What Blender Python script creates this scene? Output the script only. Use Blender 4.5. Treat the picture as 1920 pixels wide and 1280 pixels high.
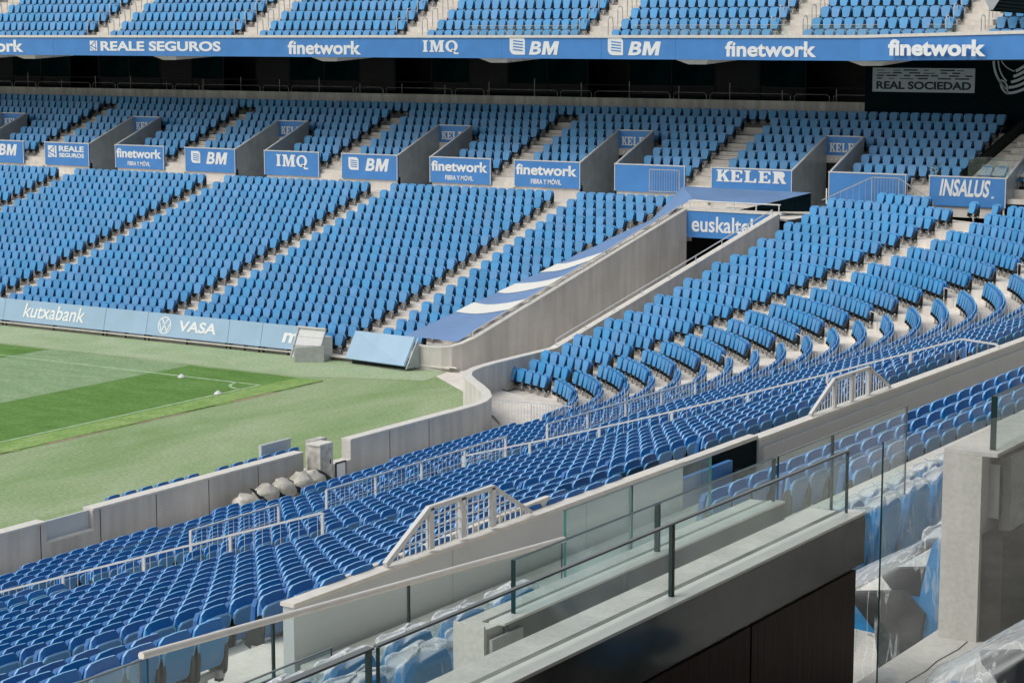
import bpy, bmesh, math, random
from math import sin, cos, radians, pi, hypot, atan2, sqrt
from mathutils import Vector, Matrix
random.seed(7)
for o in list(bpy.data.objects):
    bpy.data.objects.remove(o)
S = bpy.context.scene
COL = S.collection

# ------------------------------------------------------------------ camera, sky, sun
cd = bpy.data.cameras.new('camera'); cam = bpy.data.objects.new('camera', cd); COL.objects.link(cam)
cam.location = (0, 0, 12.4); cam.rotation_euler = (pi/2 - radians(8.422), 0, radians(32.65))
cd.sensor_width = 36; cd.lens = 36*3870/1920; cd.clip_start = .1; cd.clip_end = 2000
S.camera = cam
W = bpy.data.worlds.new('World'); S.world = W; W.use_nodes = True
wn = W.node_tree.nodes; wl = W.node_tree.links; wn.clear()
sky = wn.new('ShaderNodeTexSky'); sky.sky_type = 'NISHITA'; sky.sun_disc = False
SUN_EL, SUN_AZ = radians(52), radians(215)
sky.sun_elevation = SUN_EL; sky.sun_rotation = SUN_AZ; sky.air_density = 1.2; sky.dust_density = 4.0; sky.ozone_density = 1.0
hs = wn.new('ShaderNodeHueSaturation'); hs.inputs['Saturation'].default_value = .34
bg = wn.new('ShaderNodeBackground'); bg.inputs[1].default_value = .145
wo = wn.new('ShaderNodeOutputWorld')
wl.new(sky.outputs[0], hs.inputs['Color']); wl.new(hs.outputs[0], bg.inputs[0]); wl.new(bg.outputs[0], wo.inputs[0])
sd = bpy.data.lights.new('sun', 'SUN'); sd.energy = .85; sd.angle = radians(35); sd.color = (1, .96, .9)
sun = bpy.data.objects.new('sun', sd); COL.objects.link(sun)
dv = Vector((sin(SUN_AZ)*cos(SUN_EL), cos(SUN_AZ)*cos(SUN_EL), sin(SUN_EL)))
sun.rotation_euler = dv.to_track_quat('Z', 'Y').to_euler(); sun.location = (0, 0, 60)
S.view_settings.view_transform = 'Standard'; S.view_settings.look = 'None'
S.view_settings.gamma = 1; S.view_settings.use_curve_mapping = False; S.view_settings.exposure = 0.18
S.render.engine = 'CYCLES'
S.cycles.transparent_max_bounces = 24; S.cycles.max_bounces = 8

# ------------------------------------------------------------------ materials
MATS = {}
def srgb(r, g, b):
    f = lambda c: ((c/255+.055)/1.055)**2.4 if c > 10 else c/255/12.92
    return (f(r), f(g), f(b))
def mat(name, col, rough=.6, metal=0, vary=.12, scale=6, bump=.0, bscale=60, spec=.5, coords='Object', stretch=(1, 1, 1), tint=False, ramp_dark=None):
    m = bpy.data.materials.new(name); m.use_nodes = True; n = m.node_tree.nodes; l = m.node_tree.links
    p = n['Principled BSDF']; p.inputs['Roughness'].default_value = rough; p.inputs['Metallic'].default_value = metal
    p.inputs['Specular IOR Level'].default_value = spec
    tc = n.new('ShaderNodeTexCoord'); mp = n.new('ShaderNodeMapping'); mp.inputs['Scale'].default_value = stretch
    if coords == 'World':
        g = n.new('ShaderNodeNewGeometry'); l.new(g.outputs['Position'], mp.inputs[0])
    else:
        l.new(tc.outputs[coords], mp.inputs[0])
    nz = n.new('ShaderNodeTexNoise'); nz.inputs['Scale'].default_value = scale; nz.inputs['Detail'].default_value = 5
    l.new(mp.outputs[0], nz.inputs[0])
    rp = n.new('ShaderNodeValToRGB'); rp.color_ramp.elements[0].position = .3; rp.color_ramp.elements[1].position = .7
    a = [max(0, c*(1-vary)) for c in col]; b = [min(1, c*(1+vary)) for c in col]
    if ramp_dark: a = ramp_dark
    rp.color_ramp.elements[0].color = (*a, 1); rp.color_ramp.elements[1].color = (*b, 1)
    l.new(nz.outputs[0], rp.inputs[0]); out = rp.outputs[0]
    if tint:
        at = n.new('ShaderNodeAttribute'); at.attribute_name = 'tint'; oi = n.new('ShaderNodeObjectInfo')
        ad = n.new('ShaderNodeMath'); ad.operation = 'ADD'; l.new(at.outputs['Fac'], ad.inputs[0]); l.new(oi.outputs['Random'], ad.inputs[1])
        fr = n.new('ShaderNodeMath'); fr.operation = 'FRACT'; l.new(ad.outputs[0], fr.inputs[0])
        mr = n.new('ShaderNodeMapRange'); mr.inputs[3].default_value = .90; mr.inputs[4].default_value = 1.08; l.new(fr.outputs[0], mr.inputs[0])
        h = n.new('ShaderNodeHueSaturation'); l.new(out, h.inputs['Color']); l.new(mr.outputs[0], h.inputs['Value']); out = h.outputs[0]
        f2 = n.new('ShaderNodeMath'); f2.operation = 'MULTIPLY'; f2.inputs[1].default_value = 7.31; l.new(fr.outputs[0], f2.inputs[0]); f3 = n.new('ShaderNodeMath'); f3.operation = 'FRACT'; l.new(f2.outputs[0], f3.inputs[0])
        mh = n.new('ShaderNodeMapRange'); mh.inputs[3].default_value = .4965; mh.inputs[4].default_value = .5015; l.new(f3.outputs[0], mh.inputs[0]); l.new(mh.outputs[0], h.inputs['Hue'])
        ms = n.new('ShaderNodeMapRange'); ms.inputs[3].default_value = 1.02; ms.inputs[4].default_value = .93; l.new(f3.outputs[0], ms.inputs[0]); l.new(ms.outputs[0], h.inputs['Saturation'])
    l.new(out, p.inputs['Base Color'])
    if bump:
        nb = n.new('ShaderNodeTexNoise'); nb.inputs['Scale'].default_value = bscale; nb.inputs['Detail'].default_value = 4
        l.new(mp.outputs[0], nb.inputs[0])
        bp = n.new('ShaderNodeBump'); bp.inputs['Strength'].default_value = bump; bp.inputs['Distance'].default_value = .02
        l.new(nb.outputs[0], bp.inputs['Height']); l.new(bp.outputs[0], p.inputs['Normal'])
    MATS[name] = m
    return m
def concrete(name, col, streak=.25, rough=.85, scale=.5):
    """pale concrete: big soft blotches, fine grain and vertical rain streaks"""
    m = bpy.data.materials.new(name); m.use_nodes = True; n = m.node_tree.nodes; l = m.node_tree.links
    p = n['Principled BSDF']; p.inputs['Roughness'].default_value = rough; p.inputs['Specular IOR Level'].default_value = .2
    g = n.new('ShaderNodeNewGeometry')
    def noise(sc, stretch, det=5):
        mp = n.new('ShaderNodeMapping'); mp.inputs['Scale'].default_value = stretch; l.new(g.outputs['Position'], mp.inputs[0])
        z = n.new('ShaderNodeTexNoise'); z.inputs['Scale'].default_value = sc; z.inputs['Detail'].default_value = det; l.new(mp.outputs[0], z.inputs[0]); return z
    def ramp(z, lo, hi, a, b):
        r = n.new('ShaderNodeMapRange'); r.inputs[1].default_value = a; r.inputs[2].default_value = b; r.inputs[3].default_value = lo; r.inputs[4].default_value = hi
        l.new(z.outputs[0], r.inputs[0]); return r
    a = ramp(noise(scale, (1, 1, 1)), 1-.16, 1.08, .3, .7); b = ramp(noise(3.2, (1, 1, .12), 6), 1-streak, 1.06, .38, .62); c = ramp(noise(35, (1, 1, 1)), .9, 1.08, .3, .7)
    m1 = n.new('ShaderNodeMath'); m1.operation = 'MULTIPLY'; l.new(a.outputs[0], m1.inputs[0]); l.new(b.outputs[0], m1.inputs[1])
    m2 = n.new('ShaderNodeMath'); m2.operation = 'MULTIPLY'; l.new(m1.outputs[0], m2.inputs[0]); l.new(c.outputs[0], m2.inputs[1])
    h = n.new('ShaderNodeHueSaturation'); h.inputs['Color'].default_value = (*col, 1); l.new(m2.outputs[0], h.inputs['Value']); l.new(h.outputs[0], p.inputs['Base Color'])
    bp = n.new('ShaderNodeBump'); bp.inputs['Strength'].default_value = .25; bp.inputs['Distance'].default_value = .01
    z = noise(50, (1, 1, 1)); l.new(z.outputs[0], bp.inputs['Height']); l.new(bp.outputs[0], p.inputs['Normal'])
    MATS[name] = m; return m

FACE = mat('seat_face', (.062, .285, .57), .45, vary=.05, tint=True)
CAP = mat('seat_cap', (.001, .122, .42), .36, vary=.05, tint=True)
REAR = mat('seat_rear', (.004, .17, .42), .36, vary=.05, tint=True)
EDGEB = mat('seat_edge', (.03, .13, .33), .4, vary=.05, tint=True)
RIM_LIT = mat('seat_rim_lit', (.16, .40, .66), .3, vary=.04, tint=True)  # pale rim: light caught by the seat edges is put into the colour
BLK = mat('black_plastic', (.004, .009, .010), .5, spec=.3)
STEEL = mat('galvanised', (.42, .43, .43), .45, .4)
WHITEM = mat('white_paint', (.56, .57, .57), .45, vary=.05)
CREAM = mat('pale_coping', (.62, .60, .55), .6, vary=.08, bump=.1)
BLUEB = mat('board_blue', (.05, .21, .52), .5, vary=.08, scale=1.2, bump=.0)
BLUEF = mat('board_blue_front', (.29, .43, .57), .55, vary=.06, scale=1.0)
LET = mat('lettering_white', (.72, .74, .74), .5, vary=.03)
NAVY = mat('lettering_navy', (.01, .03, .06), .5)
GREYP = mat('grey_panel', (.36, .40, .42), .25, vary=.10, scale=2.2)
CON = concrete('terrace_concrete', (.66, .62, .56), .06)
CONW = concrete('wall_concrete', (.58, .555, .52), .09)
CONP = concrete('parapet_concrete', (.60, .585, .545), .12)
CONR = concrete('ribbon_concrete', (.62, .61, .58), .22)
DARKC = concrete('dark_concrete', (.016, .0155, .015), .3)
GUT = mat('gutter_grime', (.16, .16, .14), .8, vary=.5, scale=4)
STONE = mat('polished_stone', (.085, .088, .085), .10, vary=.3, scale=.8, spec=.35, ramp_dark=(.002, .004, .005))  # paler patches are reflections of the concrete, put into the stone's colour
WOOD = mat('brown_wood', (.050, .027, .021), .5, vary=.4, scale=7, spec=.08, stretch=(1, 6, .25))
WHITEW = mat('painted_wall', (.50, .53, .54), .35, vary=.05, scale=.8)
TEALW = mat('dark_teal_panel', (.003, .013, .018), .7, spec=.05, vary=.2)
VOID = mat('dark_interior', (.004, .007, .009), .6)
REARW = mat('rear_grey', (.14, .145, .145), .8)
TARP = mat('tarp_blue', (.14, .24, .43), .5, vary=.08, scale=.7, bump=.25, bscale=2)
TARPW = mat('tarp_white', (.66, .66, .62), .6, vary=.04)
BAG = mat('bag_plastic', (.46, .44, .38), .4, vary=.4, scale=6, bump=1.0, bscale=11)
ALU = mat('brushed_steel', (.74, .71, .66), .35, .2, vary=.05)
STAIRTR = mat('pale_tread', (.60, .56, .50), .7)

def glass(name, tint=(.86, .95, .94), sky_sheen=.07, hcol=(.75, .82, .82), gl=.9):
    m = bpy.data.materials.new(name); m.use_nodes = True; n = m.node_tree.nodes; l = m.node_tree.links; n.clear()
    o = n.new('ShaderNodeOutputMaterial'); t = n.new('ShaderNodeBsdfTransparent'); t.inputs[0].default_value = (*tint, 1)
    d = n.new('ShaderNodeBsdfDiffuse'); d.inputs[0].default_value = (*hcol, 1)  # pale diffuse share: sky reflected in the glass, put in as colour
    g = n.new('ShaderNodeBsdfGlossy'); g.inputs['Roughness'].default_value = .02
    geo = n.new('ShaderNodeNewGeometry')
    dt = n.new('ShaderNodeVectorMath'); dt.operation = 'DOT_PRODUCT'; l.new(geo.outputs['Normal'], dt.inputs[0]); l.new(geo.outputs['Incoming'], dt.inputs[1])
    ab = n.new('ShaderNodeMath'); ab.operation = 'ABSOLUTE'; l.new(dt.outputs['Value'], ab.inputs[0])
    om = n.new('ShaderNodeMath'); om.operation = 'SUBTRACT'; om.inputs[0].default_value = 1; l.new(ab.outputs[0], om.inputs[1])
    pw = n.new('ShaderNodeMath'); pw.operation = 'POWER'; pw.inputs[1].default_value = 5; l.new(om.outputs[0], pw.inputs[0])
    mf = n.new('ShaderNodeMath'); mf.operation = 'MULTIPLY_ADD'; mf.inputs[1].default_value = .9*gl; mf.inputs[2].default_value = .035; l.new(pw.outputs[0], mf.inputs[0])
    nz = n.new('ShaderNodeTexNoise'); nz.inputs['Scale'].default_value = .9; nz.inputs['Detail'].default_value = 6; l.new(geo.outputs['Position'], nz.inputs[0])
    mr = n.new('ShaderNodeMapRange'); mr.inputs[1].default_value = .3; mr.inputs[2].default_value = .7; mr.inputs[3].default_value = sky_sheen*.35; mr.inputs[4].default_value = sky_sheen*1.6; l.new(nz.outputs[0], mr.inputs[0])
    m1 = n.new('ShaderNodeMixShader'); l.new(mr.outputs[0], m1.inputs[0]); l.new(t.outputs[0], m1.inputs[1]); l.new(d.outputs[0], m1.inputs[2])
    m2 = n.new('ShaderNodeMixShader'); l.new(mf.outputs[0], m2.inputs[0]); l.new(m1.outputs[0], m2.inputs[1]); l.new(g.outputs[0], m2.inputs[2])
    l.new(m2.outputs[0], o.inputs[0]); MATS[name] = m; return m
GLASS = glass('clear_glass', (.92, .97, .965), .03)
GLASSC = glass('very_clear_glass', (.97, .985, .985), .002, gl=.5)
GLASSD = glass('sheen_glass', (.86, .95, .95), .18)
EDGE = mat('glass_edge', (.02, .16, .14), .15, vary=.2, scale=3)
EDGED = mat('glass_edge_dark', (.004, .028, .028), .35, spec=.25)
CAPM = mat('edge_strip', (.16, .18, .18), .4, .3)
def plastic():
    m = bpy.data.materials.new('plastic_film'); m.use_nodes = True; n = m.node_tree.nodes; l = m.node_tree.links; n.clear()
    o = n.new('ShaderNodeOutputMaterial'); t = n.new('ShaderNodeBsdfTransparent'); t.inputs[0].default_value = (.93, .96, .97, 1)
    p = n.new('ShaderNodeBsdfPrincipled'); p.inputs['Base Color'].default_value = (.74, .77, .78, 1); p.inputs['Roughness'].default_value = .2; p.inputs['Specular IOR Level'].default_value = .35
    tc = n.new('ShaderNodeTexCoord'); mp = n.new('ShaderNodeMapping'); mp.inputs['Scale'].default_value = (1, 1, .10); l.new(tc.outputs['Object'], mp.inputs[0])
    nz = n.new('ShaderNodeTexNoise'); nz.inputs['Scale'].default_value = 9; nz.inputs['Detail'].default_value = 5; nz.inputs['Distortion'].default_value = .25; l.new(mp.outputs[0], nz.inputs[0])
    ge = n.new('ShaderNodeNewGeometry'); sx = n.new('ShaderNodeSeparateXYZ'); l.new(ge.outputs['Normal'], sx.inputs[0])
    ab = n.new('ShaderNodeMath'); ab.operation = 'ABSOLUTE'; l.new(sx.outputs[2], ab.inputs[0])
    def ridge(src, k):
        q = n.new('ShaderNodeMath'); q.operation = 'SUBTRACT'; q.inputs[1].default_value = .5; l.new(src, q.inputs[0])
        w = n.new('ShaderNodeMath'); w.operation = 'ABSOLUTE'; l.new(q.outputs[0], w.inputs[0])
        r = n.new('ShaderNodeMapRange'); r.inputs[1].default_value = 0; r.inputs[2].default_value = k; r.inputs[3].default_value = .34; r.inputs[4].default_value = 0; l.new(w.outputs[0], r.inputs[0]); return r.outputs[0]
    nz2 = n.new('ShaderNodeTexNoise'); nz2.inputs['Scale'].default_value = 3.2; nz2.inputs['Detail'].default_value = 3; nz2.inputs['Distortion'].default_value = 1.6; mp2 = n.new('ShaderNodeMapping'); mp2.inputs['Scale'].default_value = (1.6, 1, .7); mp2.inputs['Rotation'].default_value = (.5, .4, .3); l.new(tc.outputs['Object'], mp2.inputs[0]); l.new(mp2.outputs[0], nz2.inputs[0])
    mx_ = n.new('ShaderNodeMath'); mx_.operation = 'MAXIMUM'; l.new(ridge(nz.outputs[0], .028), mx_.inputs[0])
    sm = n.new('ShaderNodeMapRange'); sm.inputs[1].default_value = .45; sm.inputs[2].default_value = .75; sm.inputs[3].default_value = 0; sm.inputs[4].default_value = .07; l.new(nz2.outputs[0], sm.inputs[0]); l.new(sm.outputs[0], mx_.inputs[1])
    mr = n.new('ShaderNodeMath'); mr.operation = 'ADD'; mr.inputs[1].default_value = .008; l.new(mx_.outputs[0], mr.inputs[0])
    pw = n.new('ShaderNodeMath'); pw.operation = 'POWER'; pw.inputs[1].default_value = 2.2; l.new(ab.outputs[0], pw.inputs[0]); ab = pw
    m3 = n.new('ShaderNodeMath'); m3.operation = 'MULTIPLY'; m3.inputs[1].default_value = .66; l.new(ab.outputs[0], m3.inputs[0])
    m4 = n.new('ShaderNodeMath'); m4.operation = 'ADD'; m4.use_clamp = True; l.new(mr.outputs[0], m4.inputs[0]); l.new(m3.outputs[0], m4.inputs[1])
    bp = n.new('ShaderNodeBump'); bp.inputs['Strength'].default_value = .5; bp.inputs['Distance'].default_value = .03; l.new(nz.outputs[0], bp.inputs['Height']); l.new(bp.outputs[0], p.inputs['Normal'])
    mx = n.new('ShaderNodeMixShader'); l.new(m4.outputs[0], mx.inputs[0]); l.new(t.outputs[0], mx.inputs[1]); l.new(p.outputs[0], mx.inputs[2]); l.new(mx.outputs[0], o.inputs[0])
    return m
FILM = plastic()
def grass(name, a, b, c, sc=.35, stretch=(1, 1, 1), fine=9):
    m = bpy.data.materials.new(name); m.use_nodes = True; n = m.node_tree.nodes; l = m.node_tree.links
    p = n['Principled BSDF']; p.inputs['Roughness'].default_value = .9; p.inputs['Specular IOR Level'].default_value = .15
    g = n.new('ShaderNodeNewGeometry'); mp = n.new('ShaderNodeMapping'); mp.inputs['Scale'].default_value = stretch; mp.inputs['Rotation'].default_value = (0, 0, radians(18)); l.new(g.outputs['Position'], mp.inputs[0])
    z1 = n.new('ShaderNodeTexNoise'); z1.inputs['Scale'].default_value = sc; z1.inputs['Detail'].default_value = 7; z1.inputs['Roughness'].default_value = .62; z1.inputs['Distortion'].default_value = .5; l.new(mp.outputs[0], z1.inputs[0])
    r = n.new('ShaderNodeValToRGB'); e = r.color_ramp.elements; e[0].position = .34; e[0].color = (*a, 1); e[1].position = .68; e[1].color = (*c, 1); k = e.new(.5); k.color = (*b, 1)
    l.new(z1.outputs[0], r.inputs[0])
    z2 = n.new('ShaderNodeTexNoise'); z2.inputs['Scale'].default_value = fine; z2.inputs['Detail'].default_value = 6; l.new(g.outputs['Position'], z2.inputs[0])
    mr = n.new('ShaderNodeMapRange'); mr.inputs[1].default_value = .3; mr.inputs[2].default_value = .7; mr.inputs[3].default_value = .80; mr.inputs[4].default_value = 1.20; l.new(z2.outputs[0], mr.inputs[0])
    h = n.new('ShaderNodeHueSaturation'); l.new(r.outputs[0], h.inputs['Color']); l.new(mr.outputs[0], h.inputs['Value']); l.new(h.outputs[0], p.inputs['Base Color'])
    bp = n.new('ShaderNodeBump'); bp.inputs['Strength'].default_value = .5; bp.inputs['Distance'].default_value = .03; z3 = n.new('ShaderNodeTexNoise'); z3.inputs['Scale'].default_value = 25; l.new(g.outputs['Position'], z3.inputs[0]); l.new(z3.outputs[0], bp.inputs['Height']); l.new(bp.outputs[0], p.inputs['Normal'])
    return m
G_OUT = grass('outer_grass', (.19, .285, .12), (.245, .33, .17), (.305, .375, .23), .28, (1.5, .5, 1))
G_DARK = grass('dark_stripe_grass', (.085, .185, .035), (.105, .215, .05), (.13, .24, .065), .5, (1, 2.5, 1))
G_LITE = grass('light_stripe_grass', (.185, .285, .145), (.215, .315, .17), (.25, .345, .20), .6, (1, 2.5, 1))
G_EDGE = grass('edge_grass', (.17, .29, .08), (.21, .33, .10), (.26, .36, .14), 1.2)
G_FAR = grass('far_grass', (.27, .36, .205), (.31, .395, .24), (.35, .42, .28), .5)
SOIL = mat('dry_turf_edge', (.30, .25, .16), .9, vary=.2, coords='World', scale=4)
CHALK = mat('chalk_line', (.31, .43, .25), .9, vary=.25, coords='World', scale=5)

# ------------------------------------------------------------------ mesh helpers
class MB:
    def __init__(s): s.v = []; s.f = []; s.m = []; s.mats = []
    def mi(s, m):
        if m not in s.mats: s.mats.append(m)
        return s.mats.index(m)
    def add(s, vs, fs, m):
        b = len(s.v); k = s.mi(m); s.v += [tuple(v) for v in vs]
        for f in fs: s.f.append(tuple(b+i for i in f)); s.m.append(k)
    def box(s, x0, x1, y0, y1, z0, z1, m, M=None):
        vs = [(x, y, z) for z in (z0, z1) for y in (y0, y1) for x in (x0, x1)]
        if M: vs = [M @ Vector(v) for v in vs]
        s.add(vs, [(0, 2, 3, 1), (4, 5, 7, 6), (0, 1, 5, 4), (2, 6, 7, 3), (0, 4, 6, 2), (1, 3, 7, 5)], m)
    def bar(s, a, b, w, h, m, up=(0, 0, 1)):
        a = Vector(a); b = Vector(b); d = (b-a).normalized(); u = Vector(up)
        if abs(d.dot(u)) > .98: u = Vector((1, 0, 0))
        r = d.cross(u).normalized(); t = r.cross(d).normalized()
        vs = [p+r*i*w/2+t*j*h/2 for p in (a, b) for i, j in ((-1, -1), (1, -1), (1, 1), (-1, 1))]
        s.add(vs, [(3, 2, 1, 0), (4, 5, 6, 7), (0, 1, 5, 4), (1, 2, 6, 5), (2, 3, 7, 6), (3, 0, 4, 7)], m)
    def tube(s, pts, r, m, k=8):
        pts = [Vector(p) for p in pts]; rings = []
        for i, p in enumerate(pts):
            d = (pts[min(i+1, len(pts)-1)]-pts[max(i-1, 0)]).normalized(); u = Vector((0, 0, 1)) if abs(d.z) < .95 else Vector((1, 0, 0))
            a = d.cross(u).normalized(); b = a.cross(d)
            rings.append([p+(a*cos(2*pi*j/k)+b*sin(2*pi*j/k))*r for j in range(k)])
        s.loft(rings, m, True)
    def loft(s, rings, m, cap=True):
        k = len(rings[0]); vs = [v for r in rings for v in r]
        fs = [(i*k+j, i*k+(j+1) % k, (i+1)*k+(j+1) % k, (i+1)*k+j) for i in range(len(rings)-1) for j in range(k)]
        if cap: fs += [tuple(range(k))[::-1], tuple(range((len(rings)-1)*k, len(rings)*k))]
        s.add(vs, fs, m)
    def prism(s, poly, z0, z1, m):
        s.loft([[(x, y, z0) for x, y in poly], [(x, y, z1) for x, y in poly]], m)
    def wallpath(s, path, t, m, z0=0, side=1):
        """wall along plan path of (x,y,ztop); thickness t to one side"""
        n = len(path); off = []
        for i in range(n):
            a = Vector(path[max(i-1, 0)][:2]); b = Vector(path[min(i+1, n-1)][:2]); d = (b-a).normalized(); off.append(Vector((-d.y, d.x))*t*side)
        rings = [[(x, y, z0), (x, y, zt), (x+o.x, y+o.y, zt), (x+o.x, y+o.y, z0)] for (x, y, zt), o in zip(path, off)]
        s.loft(rings, m)
    def data(s, name, smooth=False):
        me = bpy.data.meshes.new(name); me.from_pydata(s.v, [], s.f)
        for m in s.mats: me.materials.append(m)
        me.polygons.foreach_set('material_index', s.m)
        if smooth: me.polygons.foreach_set('use_smooth', [True]*len(s.f))
        bm = bmesh.new(); bm.from_mesh(me); bmesh.ops.recalc_face_normals(bm, faces=bm.faces); bm.to_mesh(me); bm.free()
        me.update(); return me
    def build(s, name, parent=None, smooth=False):
        return link(name, s.data(name, smooth), parent)
def link(name, me, parent=None):
    o = bpy.data.objects.new(name, me); COL.objects.link(o)
    if parent: o.parent = parent
    return o
def tag(o, label=None, cat=None, group=None, kind=None):
    for k, v in (('label', label), ('category', cat), ('group', group), ('kind', kind)):
        if v: o[k] = v
    return o
def empty(name, loc=(0, 0, 0), rz=0):
    o = bpy.data.objects.new(name, None); o.location = loc; o.rotation_euler = (0, 0, rz); o.empty_display_size = .2; COL.objects.link(o); return o
def one(name, label, cat, fn, group=None, kind=None, smooth=False):
    mb = MB(); fn(mb); o = mb.build(name, None, smooth)
    return tag(o, label, cat, group, kind)
def text_poly(s, w, h, m, shear=0, bold=.0, depth=.012, space=1.0):
    """flat lettering in the XZ plane, origin at bottom left, fitted to w x h"""
    cu = bpy.data.curves.new('t', 'FONT'); cu.body = s; cu.size = 1; cu.offset = bold; cu.shear = shear; cu.extrude = 0; cu.resolution_u = 4; cu.space_character = space
    o = bpy.data.objects.new('t', cu); COL.objects.link(o); dg = bpy.context.evaluated_depsgraph_get(); dg.update()
    me = bpy.data.meshes.new_from_object(o.evaluated_get(dg)); bpy.data.objects.remove(o)
    xs = [v.co.x for v in me.vertices]; ys = [v.co.y for v in me.vertices]
    x0, x1, y0, y1 = min(xs), max(xs), min(ys), max(ys)
    bm = bmesh.new(); bm.from_mesh(me)
    r = bmesh.ops.extrude_face_region(bm, geom=list(bm.faces)); 
    for g in r['geom']:
        if isinstance(g, bmesh.types.BMVert): g.co.z += 1
    for v in bm.verts:
        c = v.co.copy(); v.co = ((c.x-x0)/(x1-x0)*w, -c.z*depth, (c.y-y0)/(y1-y0)*h)
    bmesh.ops.recalc_face_normals(bm, faces=bm.faces)
    for f in bm.faces: f.smooth = False
    bm.to_mesh(me); bm.free(); me.materials.clear(); me.materials.append(m); me.update(); return me
def lettering(s, parent, x, y, z, w, h, m=LET, rot=None, **k):
    o = link('lettering', text_poly(s, w, h, m, **k), parent); o.location = (x, y, z)
    if rot: o.rotation_euler = rot
    return o
SERIF = {  # slab letters drawn on a 10 x 10 grid
 'I': [[(3, 0), (7, 0), (7, 1.2), (6.2, 1.2), (6.2, 8.8), (7, 8.8), (7, 10), (3, 10), (3, 8.8), (3.8, 8.8), (3.8, 1.2), (3, 1.2)]],
 'K': [[(0, 0), (4.6, 0), (4.6, 1.2), (3.7, 1.2), (3.7, 3.6), (4.6, 4.6), (6.4, 1.2), (5.6, 1.2), (5.6, 0), (10, 0), (10, 1.2), (9.2, 1.2), (6.3, 6.3), (8.4, 8.8), (9.6, 8.8), (9.6, 10), (5.6, 10), (5.6, 8.8), (6.2, 8.8), (3.7, 5.6), (3.7, 8.8), (4.6, 8.8), (4.6, 10), (0, 10), (0, 8.8), (1, 8.8), (1, 1.2), (0, 1.2)]],
 'E': [[(0, 0), (9, 0), (9, 3.2), (7.8, 3.2), (7, 1.3), (3.8, 1.3), (3.8, 4.4), (5.4, 4.4), (5.4, 3.4), (6.5, 3.4), (6.5, 6.6), (5.4, 6.6), (5.4, 5.6), (3.8, 5.6), (3.8, 8.7), (7, 8.7), (7.8, 7), (9, 7), (9, 10), (0, 10), (0, 8.8), (1, 8.8), (1, 1.2), (0, 1.2)]],
 'L': [[(0, 0), (9, 0), (9, 3.4), (7.8, 3.4), (7, 1.3), (3.8, 1.3), (3.8, 8.8), (4.8, 8.8), (4.8, 10), (0, 10), (0, 8.8), (1, 8.8), (1, 1.2), (0, 1.2)]],
 'R': [[(0, 0), (4.8, 0), (4.8, 1.2), (3.8, 1.2), (3.8, 4.3), (4.8, 4.3), (7, 0), (10, 0), (10, 1.2), (9.2, 1.2), (7.6, 4.7), (8.6, 5.6), (9, 7.2), (8.6, 8.8), (7.6, 9.7), (6.4, 10), (0, 10), (0, 8.8), (1, 8.8), (1, 1.2), (0, 1.2)]],
 'M': [[(0, 0), (3.6, 0), (3.6, 1.2), (2.6, 1.2), (2.6, 7), (4.8, 0), (6, 0), (8.2, 7), (8.2, 1.2), (7.4, 1.2), (7.4, 0), (12, 0), (12, 1.2), (11, 1.2), (11, 8.8), (12, 8.8), (12, 10), (8, 10), (6, 3.8), (4, 10), (0, 10), (0, 8.8), (1, 8.8), (1, 1.2), (0, 1.2)]],
 'Q': [[(5+5*cos(a), 5+5*sin(a)) for a in [pi*1.5+i*pi/10 for i in range(21)]] + [(5+2.6*cos(a), 5+3.6*sin(a)) for a in [pi*1.5-i*pi/10 for i in range(21)]], [(4.2, 2.4), (6.2, 2.8), (8.2, -.4), (11, -.6), (10.6, -1.8), (7.6, -1.8)]],
}
def serif_word(word, parent, x, y, z, w, h, m=LET, depth=.012):
    from mathutils.geometry import tessellate_polygon
    mb = MB(); adv = {'M': 13, 'I': 7, 'Q': 11.5}; tot = sum(adv.get(c, 10.6) for c in word); cx = 0
    for c in word:
        for poly in SERIF[c]:
            off = 0 if c != 'I' else -1.6
            P = [Vector(((cx+px+off)/tot*w, -depth, py/10*h)) for px, py in poly]
            mb.add(P, [tuple(t) for t in tessellate_polygon([P])], m)
            k = len(P); mb.add(P+[p+Vector((0, depth*.9, 0)) for p in P], [(i, (i+1) % k, k+(i+1) % k, k+i) for i in range(k)], m)
        cx += adv.get(c, 10.6)
    me = bpy.data.meshes.new('lettering'); me.from_pydata(mb.v, [], mb.f); me.materials.append(m); me.update()
    o = link('lettering', me, parent); o.location = (x, y, z); return o
def flat_polys(name, polys, parent, loc, m, depth=.012):
    """polys in XZ, small extrusion towards -Y"""
    mb = MB()
    for p in polys: mb.loft([[(x, 0, z) for x, z in p], [(x, -depth, z) for x, z in p]], m)
    o = mb.build(name, parent); o.location = loc; return o

def two_letters(t, x, y, z, w, h, sh=.2):
    lettering('B', t, x, y, z, w*.40, h, bold=.03, shear=sh)
    P = [(0, 0), (2.5, 0), (2.5, 5.6), (4.4, 0), (6.0, 0), (8, 5.6), (8, 0), (10.4, 0), (10.4, 10), (7.1, 10), (5.2, 4.4), (3.3, 10), (0, 10)]
    k = w*.55/(10.4+10*sh*h/w)
    from mathutils.geometry import tessellate_polygon
    V_ = [Vector((px/10.4*w*.50+sh*h*pz/10, -.012, pz/10*h)) for px, pz in P]; mb = MB()
    mb.add(V_, [tuple(q) for q in tessellate_polygon([V_])], LET); n = len(V_)
    mb.add(V_+[q+Vector((0, .011, 0)) for q in V_], [(i, (i+1) % n, n+(i+1) % n, n+i) for i in range(n)], LET)
    me = bpy.data.meshes.new('lettering'); me.from_pydata(mb.v, [], mb.f); me.materials.append(LET); me.update()
    o = link('lettering', me, t); o.location = (x+w*.42, y, z)

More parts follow.
